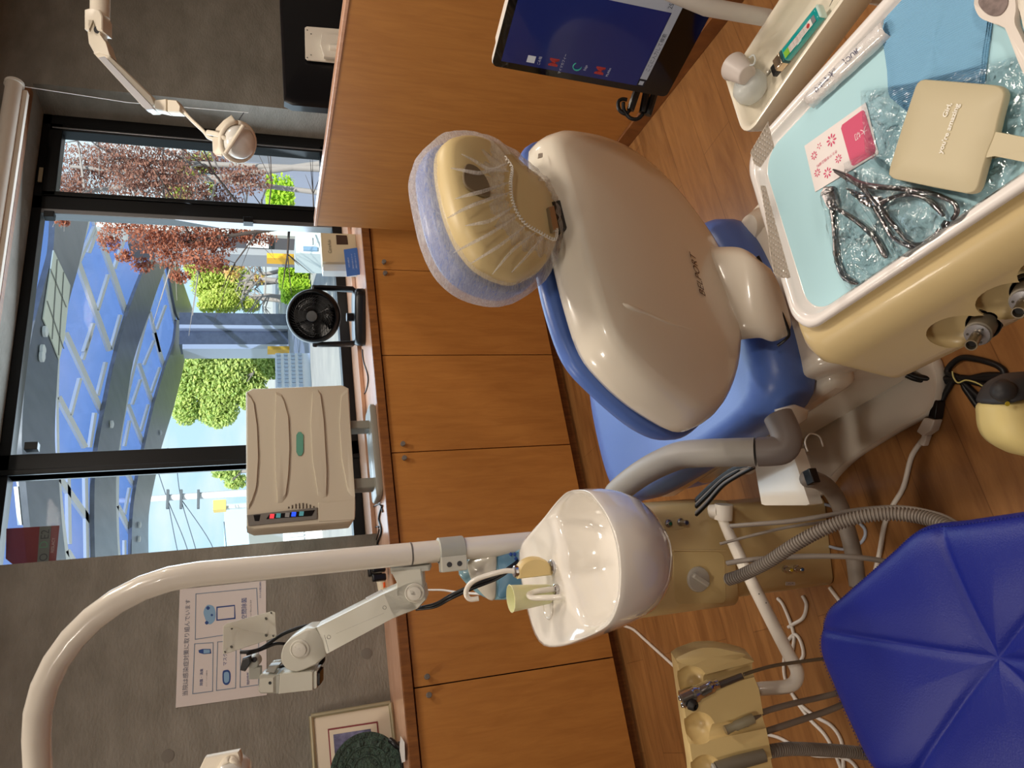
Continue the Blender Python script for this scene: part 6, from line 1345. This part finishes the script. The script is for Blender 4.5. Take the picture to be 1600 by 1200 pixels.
for px in (((149,343,7),(200,494,7)),((123,408,7),(173,548,7)),((104,520,7),(161,645,7)),((93,620,7),(135,699,7)),((92,744,9),(148,823,8)),((106,860,8),(125,890,7)),
           ((242,520,5),(258,576,5)),((218,568,5),(241,635,5)),((201,632,5),(226,697,5)),((256,425,4),(277,515,4)),((235,487,4),(250,550,4)),((198,735,5),(212,762,5)),((185,790,6),(206,833,6)),
           ((150,354,4),(125,410,4)),((171,429,4),(154,485,4)),((190,492,4),(175,546,4)),((148,505,4),(133,550,4)),((144,520,4),(131,562,4)),((167,566,4),(154,618,4)),((127,591,4),(112,649,4)),((150,645,4),(142,699,4)),
           ((267,398,4),(248,440,4),(231,494,4),(217,548,4),(203,605,4),(192,660,4),(187,700,4),(184,742,5),(184,825,4),(188,890,4)),((137,300,7),(137,344,8),(122,395,8),(106,450,7)),
           ((92,540,4),(90,620,4),(91,700,4),(92,740,5),(98,810,6),(108,892,6)),((260,477,3),(246,515,3)),((242,532,3),(226,570,3)),((221,593,3),(208,632,3)),((204,657,3),(196,697,3)),((251,574,3),(237,614,3)),((233,632,3),(221,674,3)),
           ((108,740,5),(110,850,5)),((135,740,5),(138,890,5)),((204,762,3),(196,804,3)),((196,844,3),(196,883,3)),((32,744,4),(40,780,5)),((36,820,4),(30,760,4)),((140,395,5),(155,354,5)),((196,345,6),(230,430,5)),((180,420,4),(200,360,4))): ribbon(px,can,pur_m,'purlin',ZK+.11,.06)
def zsheet(name,px,m,z,par,th=.02):
    q=[PZ(x,y,z) for x,y in px]; bm=NB(); loft(bm,[q,[p+EZ*th for p in q]]); return obj(name,bm,m,par,sharp=None)
blueg=tinted_glass('blue_canopy_glass',(.56,.64,.88,1),.03,film=((.35,.45,.70,1),.08))
zsheet('glass_sheet',((16,300),(262,340),(262,385),(282,500),(276,560),(260,635),(240,697),(225,760),(214,920),(4,930),(8,600)),blueg,ZK+.3,can)
zsheet('soffit_panel',((84,391),(110,446),(101,528),(93,562),(75,515),(68,498)),mat('soffit_tiles',(206,210,196),.6),ZK-.03,can,.02)
for a,b in (((79,420),(104,480)),((74,470),(100,545)),((90,405),(82,530)),((100,425),(92,555))): ribbon(((a[0],a[1],1.2),(b[0],b[1],1.2)),can,mat('soffit_joint',(120,122,116),.6),'soffit_joint',ZK-.04,.005)
for x,y in ((68,518),(64,547),(63,557),(173,663),(250,676),(163,738),(217,820),(216,842)):
    p=PZ(x,y,ZK-.02); bm=NB(); lathe(bm,p,-EZ,((.10,0),(.10,.05),(.05,.07)),12); obj('bolt',bm,pur_m,can)
YCOL=33
def ybox(name,x0,x1,y0,y1,m,Y,dY,par,toground=True,z0=None,z1=None):
    a=PY((x0+x1)/2,y0,Y); b=PY((x0+x1)/2,y1,Y); zt_=PY(x0,(y0+y1)/2,Y).z if z1 is None else z1; zb_=-.1 if toground else PY(x1,(y0+y1)/2,Y).z
    bm=NB(); bx(bm,min(a.x,b.x),max(a.x,b.x),Y,Y+dY,zb_,zt_); return obj(name,bm,m,par,sharp=30)
ybox('column',280,400,489,507,beam_m,YCOL,1,can); ybox('column',280,400,518,538,beam_m,YCOL,1,can)
ybox('column_edge',280,400,507.5,513,pur_m,YCOL-.2,1,can); ybox('column_edge',285,400,538,545,pur_m,YCOL-.2,1,can)
ybox('post_guard',418,500,541,546,mat('guard_yellow',(226,170,50),.5),YCOL-1,.5,can)
YR=13
nb=thing('neighbour_frame','dark grey steel frontage with white notice seen past the maple','building',PY(420,375,YR))
ybox('frame_column',200,480,363,386,mat('frontage_dark',(72,70,78),.5),YR,.5,nb); ybox('frame_edge',150,480,349,362,pur_m,YR-.1,.4,nb); ybox('frame_edge',240,480,387,397,mat('frontage_mid',(150,152,160),.5),YR-.1,.4,nb)
q=[PY(x,y,YR-.15) for x,y in ((387,371),(421,373),(420,388),(385,386))]; bm=NB(); plate(bm,q,EY,.03); obj('white_notice',bm,mat('notice_white',(226,228,232),.5),nb,sharp=None)
ybox('yellow_guard',417,480,396.5,404,MAT['guard_yellow'],YR-.4,.2,nb)
ybox('wall_panel',395,480,215,345,mat('frontage_blue_grey',(120,126,146),.4),YR+1,.3,nb,z1=2.2); ybox('wall_band',330,480,222,240,MAT['frontage_mid'],YR+.7,.3,nb)
kk=thing('ticket_machine','white and silver outdoor machine standing beyond the right window bar','machine',PY(490,380,9))
ybox('machine_body',462,500,366,396,mat('machine_silver',(196,206,210),.3),9,.5,kk); ybox('machine_panel',468,488,370,381,mat('machine_white',(236,238,240),.3),8.97,.03,kk,False); ybox('machine_display',474,496,385,391,mat('machine_blue',(120,150,180),.3),8.97,.03,kk,False)
# ---- trees
def crown(bm,c_,rad,n,s,drop=0):
    for i in range(n):
        d_=Vector((random.gauss(0,1),random.gauss(0,1),random.gauss(0,1))).normalized()*random.random()**.45
        p=c_+Vector((d_.x*rad[0],d_.y*rad[1],d_.z*rad[2])); 
        a=Vector((random.gauss(0,1),random.gauss(0,1),random.gauss(0,1))).normalized(); b=a.orthogonal().normalized(); k=s*random.uniform(.6,1.3)
        v=[bm.verts.new(p+a*k),bm.verts.new(p+b*k*.6),bm.verts.new(p-a*k),bm.verts.new(p-b*k*.6)]; bm.faces.new(v)
def branches(bm,base,top,n,spread,r,depth=2):
    tube(bm,[base,base.lerp(top,.5)+Vector((random.uniform(-.1,.1)*spread,0,0)),top],[r,r*.8,r*.5],7)
    for i in range(n):
        s0=base.lerp(top,random.uniform(.35,1)); e=s0+Vector((random.gauss(0,1),random.gauss(0,1),random.uniform(-.2,1.1)))*spread
        m_=s0.lerp(e,.5)+Vector((0,0,random.uniform(-.1,.2)))*spread; tube(bm,[s0,m_,e],[r*.35,r*.22,r*.08],5)
        if depth>1:
            for j in range(3):
                e2=m_.lerp(e,random.random())+Vector((random.gauss(0,1),random.gauss(0,1),random.gauss(0,.8)))*spread*.35; tube(bm,[m_,e2],[r*.15,r*.05],4)
bark=mat('bark_grey',(150,142,140),.9); barkd=mat('bark_dark',(74,62,58),.9)
lg_=leaf_mat('leaf_yellow_green',(226,230,140),(184,204,104),.5); lg2=leaf_mat('leaf_green',(184,208,136),(218,226,146),.5); lmp=leaf_mat('leaf_maple_red',(206,138,112),(150,96,80),.5); ly=leaf_mat('leaf_mixed_yellow',(226,222,130),(232,170,140),.5); lh=leaf_mat('leaf_hedge',(206,230,90),(160,200,70),.5)
def tree(lab,blobs,m,Y,trunk=None,leaf=.12,n=1500,bk=bark,grp='trees outside the window'):
    c0_=PY(blobs[0][0],blobs[0][1],Y); t=thing('tree',lab,'tree',(c0_.x,Y,-.1),group=grp); bm=NB()
    for x,y,rx,ry in blobs:
        c_=PY(x,y,Y+random.uniform(-.5,.5)); k=(PY(x,y+10,Y)-PY(x,y,Y)).length/10
        crown(bm,c_,(ry*k,ry*k*.8,rx*k),int(n*rx*ry/900)+60,leaf)
    obj('foliage',bm,m,t,sharp=None)
    for x0,y0,x1,y1,r in (trunk or ()):
        bm=NB(); b=PY(x0,y0,Y); b.z=-.1; branches(bm,b,PY(x1,y1,Y),7,(PY(x1,y1,Y)-PY(x0,y0,Y)).length*.35,r); obj('trunk',bm,bk,t,sharp=60)
tree('tall yellow-green tree between the twin columns and the maple',((315,420,22,18),(335,445,30,26),(350,470,26,18),(372,440,20,22),(345,412,20,10),(325,475,14,12),(390,475,14,12)),lg_,42,((480,440,380,445,.2),(480,470,390,465,.15)),.14,4200)
tree('bare-branched grey tree with a few orange leaves beyond the columns',((405,435,8,7),(372,412,12,10),(362,430,10,10)),ly,40,((480,410,370,415,.16),(480,440,380,430,.16),(480,465,400,462,.14),(480,425,375,440,.14)),.14,500)
tree('broad bright green tree left of the twin columns',((300,590,34,34),(330,570,40,26),(345,600,40,34),(380,585,34,30),(395,620,24,22),(340,640,30,28),(290,640,18,24),(310,560,26,16),(420,570,16,22)),lg2,44,((480,560,400,570,.3),),.14,3600)
tree('small green tree behind the beige device near the utility pole',((352,733,20,16),(368,752,16,12),(340,722,12,8)),lg2,50,((410,735,360,738,.2),),.18,2400)
tree('small green tree further left at the street',((405,720,12,20),(415,760,10,12)),lg_,52,((424,728,405,725,.2),),.18,1400)
tree('round green bush-like tree behind the frontage in the small right pane',((430,300,24,22),(400,270,18,16),(350,290,22,20),(300,262,18,18),(280,300,18,16),(330,250,22,14)),lg_,42,((440,280,380,280,.2),),.14,1600)
tree('red-brown maple reaching over the window from the right',((172,372,16,20),(200,352,40,14),(240,372,34,24),(265,396,26,22),(300,368,44,24),(330,385,34,18),(360,362,40,16),(98,346,9,7),(280,432,14,10),(312,408,24,16),(222,415,16,12),(400,372,30,12),(195,400,12,10),(340,412,16,14)),lmp,7.0,((480,330,200,340,.05),(480,330,280,380,.03)),.019,1250,barkd)
tree('purple-brown maple filling the small right pane with fine twigs',((150,270,60,44),(220,250,60,30),(250,290,60,34),(320,260,50,32),(330,310,40,20),(110,300,24,26),(380,280,34,20)),leaf_mat('leaf_maple_brown',(176,132,116),(138,102,94),.5),8.2,((480,240,120,300,.05),(480,260,180,250,.05),(420,300,110,260,.04)),.021,1700,bark)
for lab,x0,x1,y0,y1,Y in (('clipped bright green hedge between grey trunks',436,488,422,440,18.5),('second clipped hedge nearer the twin columns',440,488,448,462,18.5)):
    bm=NB(); a=PY(x0,y0,Y); b=PY(x1,y1,Y)
    for i in range(2600):
        p=Vector((random.uniform(a.x,b.x),Y+random.uniform(-.5,.5),random.uniform(-.05,a.z))); aa=Vector((random.gauss(0,1),random.gauss(0,1),random.gauss(0,1))).normalized(); bb=aa.orthogonal().normalized(); k=.06
        bm.faces.new([bm.verts.new(p+aa*k),bm.verts.new(p+bb*k*.6),bm.verts.new(p-aa*k),bm.verts.new(p-bb*k*.6)])
    obj('hedge',bm,lh,None,sharp=None,label=lab,cat='hedge')
# ---- buildings, poles
def building(lab,x0,x1,y0,y1,Y,m,dep=6,rows=0,cols=0,wm=None):
    a=PY(x0,y0,Y); b=PY(x0,y1,Y); t=thing('building',lab,'building',((a.x+b.x)/2,Y,-.1),group=None); xa,xb=min(a.x,b.x),max(a.x,b.x); z1=a.z; z0=PY(x1,y0,Y).z
    bm=NB(); bx(bm,xa,xb,Y,Y+dep,-.1,z1); w_=obj('wall',bm,m,t,sharp=None)
    for r in range(rows):
        for c_ in range(cols):
            wx0=xa+(xb-xa)*(c_+.2)/cols; wx1=xa+(xb-xa)*(c_+.8)/cols; wz0=z0+(z1-z0)*(r+.25)/rows; wz1=z0+(z1-z0)*(r+.8)/rows
            bm=NB(); bx(bm,wx0,wx1,Y-.06,Y+.02,wz0,wz1); obj('window',bm,wm,t,sharp=None)
q_=[PY(x,y,12.2) for x,y in ((415,285),(460,335))]; bm=NB()
for i in range(1800):
    p=Vector((random.uniform(min(q_[0].x,q_[1].x),max(q_[0].x,q_[1].x)),12.2+random.uniform(-.3,.3),random.uniform(max(-.05,q_[1].z),q_[0].z))); aa=Vector((random.gauss(0,1),random.gauss(0,1),random.gauss(0,1))).normalized(); bb=aa.orthogonal().normalized(); k=.05
    bm.faces.new([bm.verts.new(p+aa*k),bm.verts.new(p+bb*k*.6),bm.verts.new(p-aa*k),bm.verts.new(p-bb*k*.6)])
obj('hedge',bm,lh,None,sharp=None,label='bright green hedge seen low through the small right window pane',cat='hedge')
wg=mat('window_far_glass',(176,190,206),.2); wht=mat('far_white_wall',(232,234,236),.8); blb=mat('far_blue_wall',(176,206,232),.7)
building('low white grid-panelled screen wall beyond the twin columns',430,474,552,606,20,wht,.4,4,9,wg)
building('pale blue building at left under the utility pole',350,420,788,905,48,blb,8)
building('pale sheet-walled low building behind the beige device',385,500,690,800,22,mat('far_cream_wall',(222,216,204),.8),8,2,7,wg)
building('white fence-like screen building at far left of the street',442,484,815,905,19,wht,.4,1,16,mat('slat_grey',(190,194,200),.7))
sg=thing('yellow_sign','yellow rooftop sign box left of the utility pole','sign',PY(343,788,44)); ybox('sign_box',333,353,781,796,mat('sign_yellow',(226,196,110),.5),44,.6,sg,False); ybox('sign_post',353,480,786,790,pur_m,44.2,.3,sg)
up=thing('utility_pole','pale concrete utility pole with sagging wires in the left window pane','utility pole',(PY(400,772,40).x,40,-.1))
p0=PY(385,770,40); bm=NB(); tube(bm,[Vector((p0.x,40,-.1)),Vector((p0.x,40,PY(180,782,40).z))],[.22,.14],12); obj('pole',bm,mat('pole_concrete',(214,214,216),.8),up)
for x in (262,283,310):
    c_=PY(x,780,39.8); bm=NB(); bx(bm,c_.x-.5,c_.x+.5,39.7,39.9,c_.z-.06,c_.z+.06); obj('cross_arm',bm,mat('arm_dark',(90,96,104),.7),up)
wm_=mat('wire_dark',(80,90,104),.7)
for px in (((244,728),(262,781),(292,856),(300,905)),((276,728),(283,780),(305,855),(318,905)),((262,781),(275,850),(288,905)),((283,780),(330,850),(345,905)),((235,700),(244,728)),((262,700),(276,728)),((350,815),(358,900))):
    bm=NB(); tube(bm,catmull([PY(x,y,40) for x,y in px],6),.022,5); obj('wire',bm,wm_,up,sharp=180)
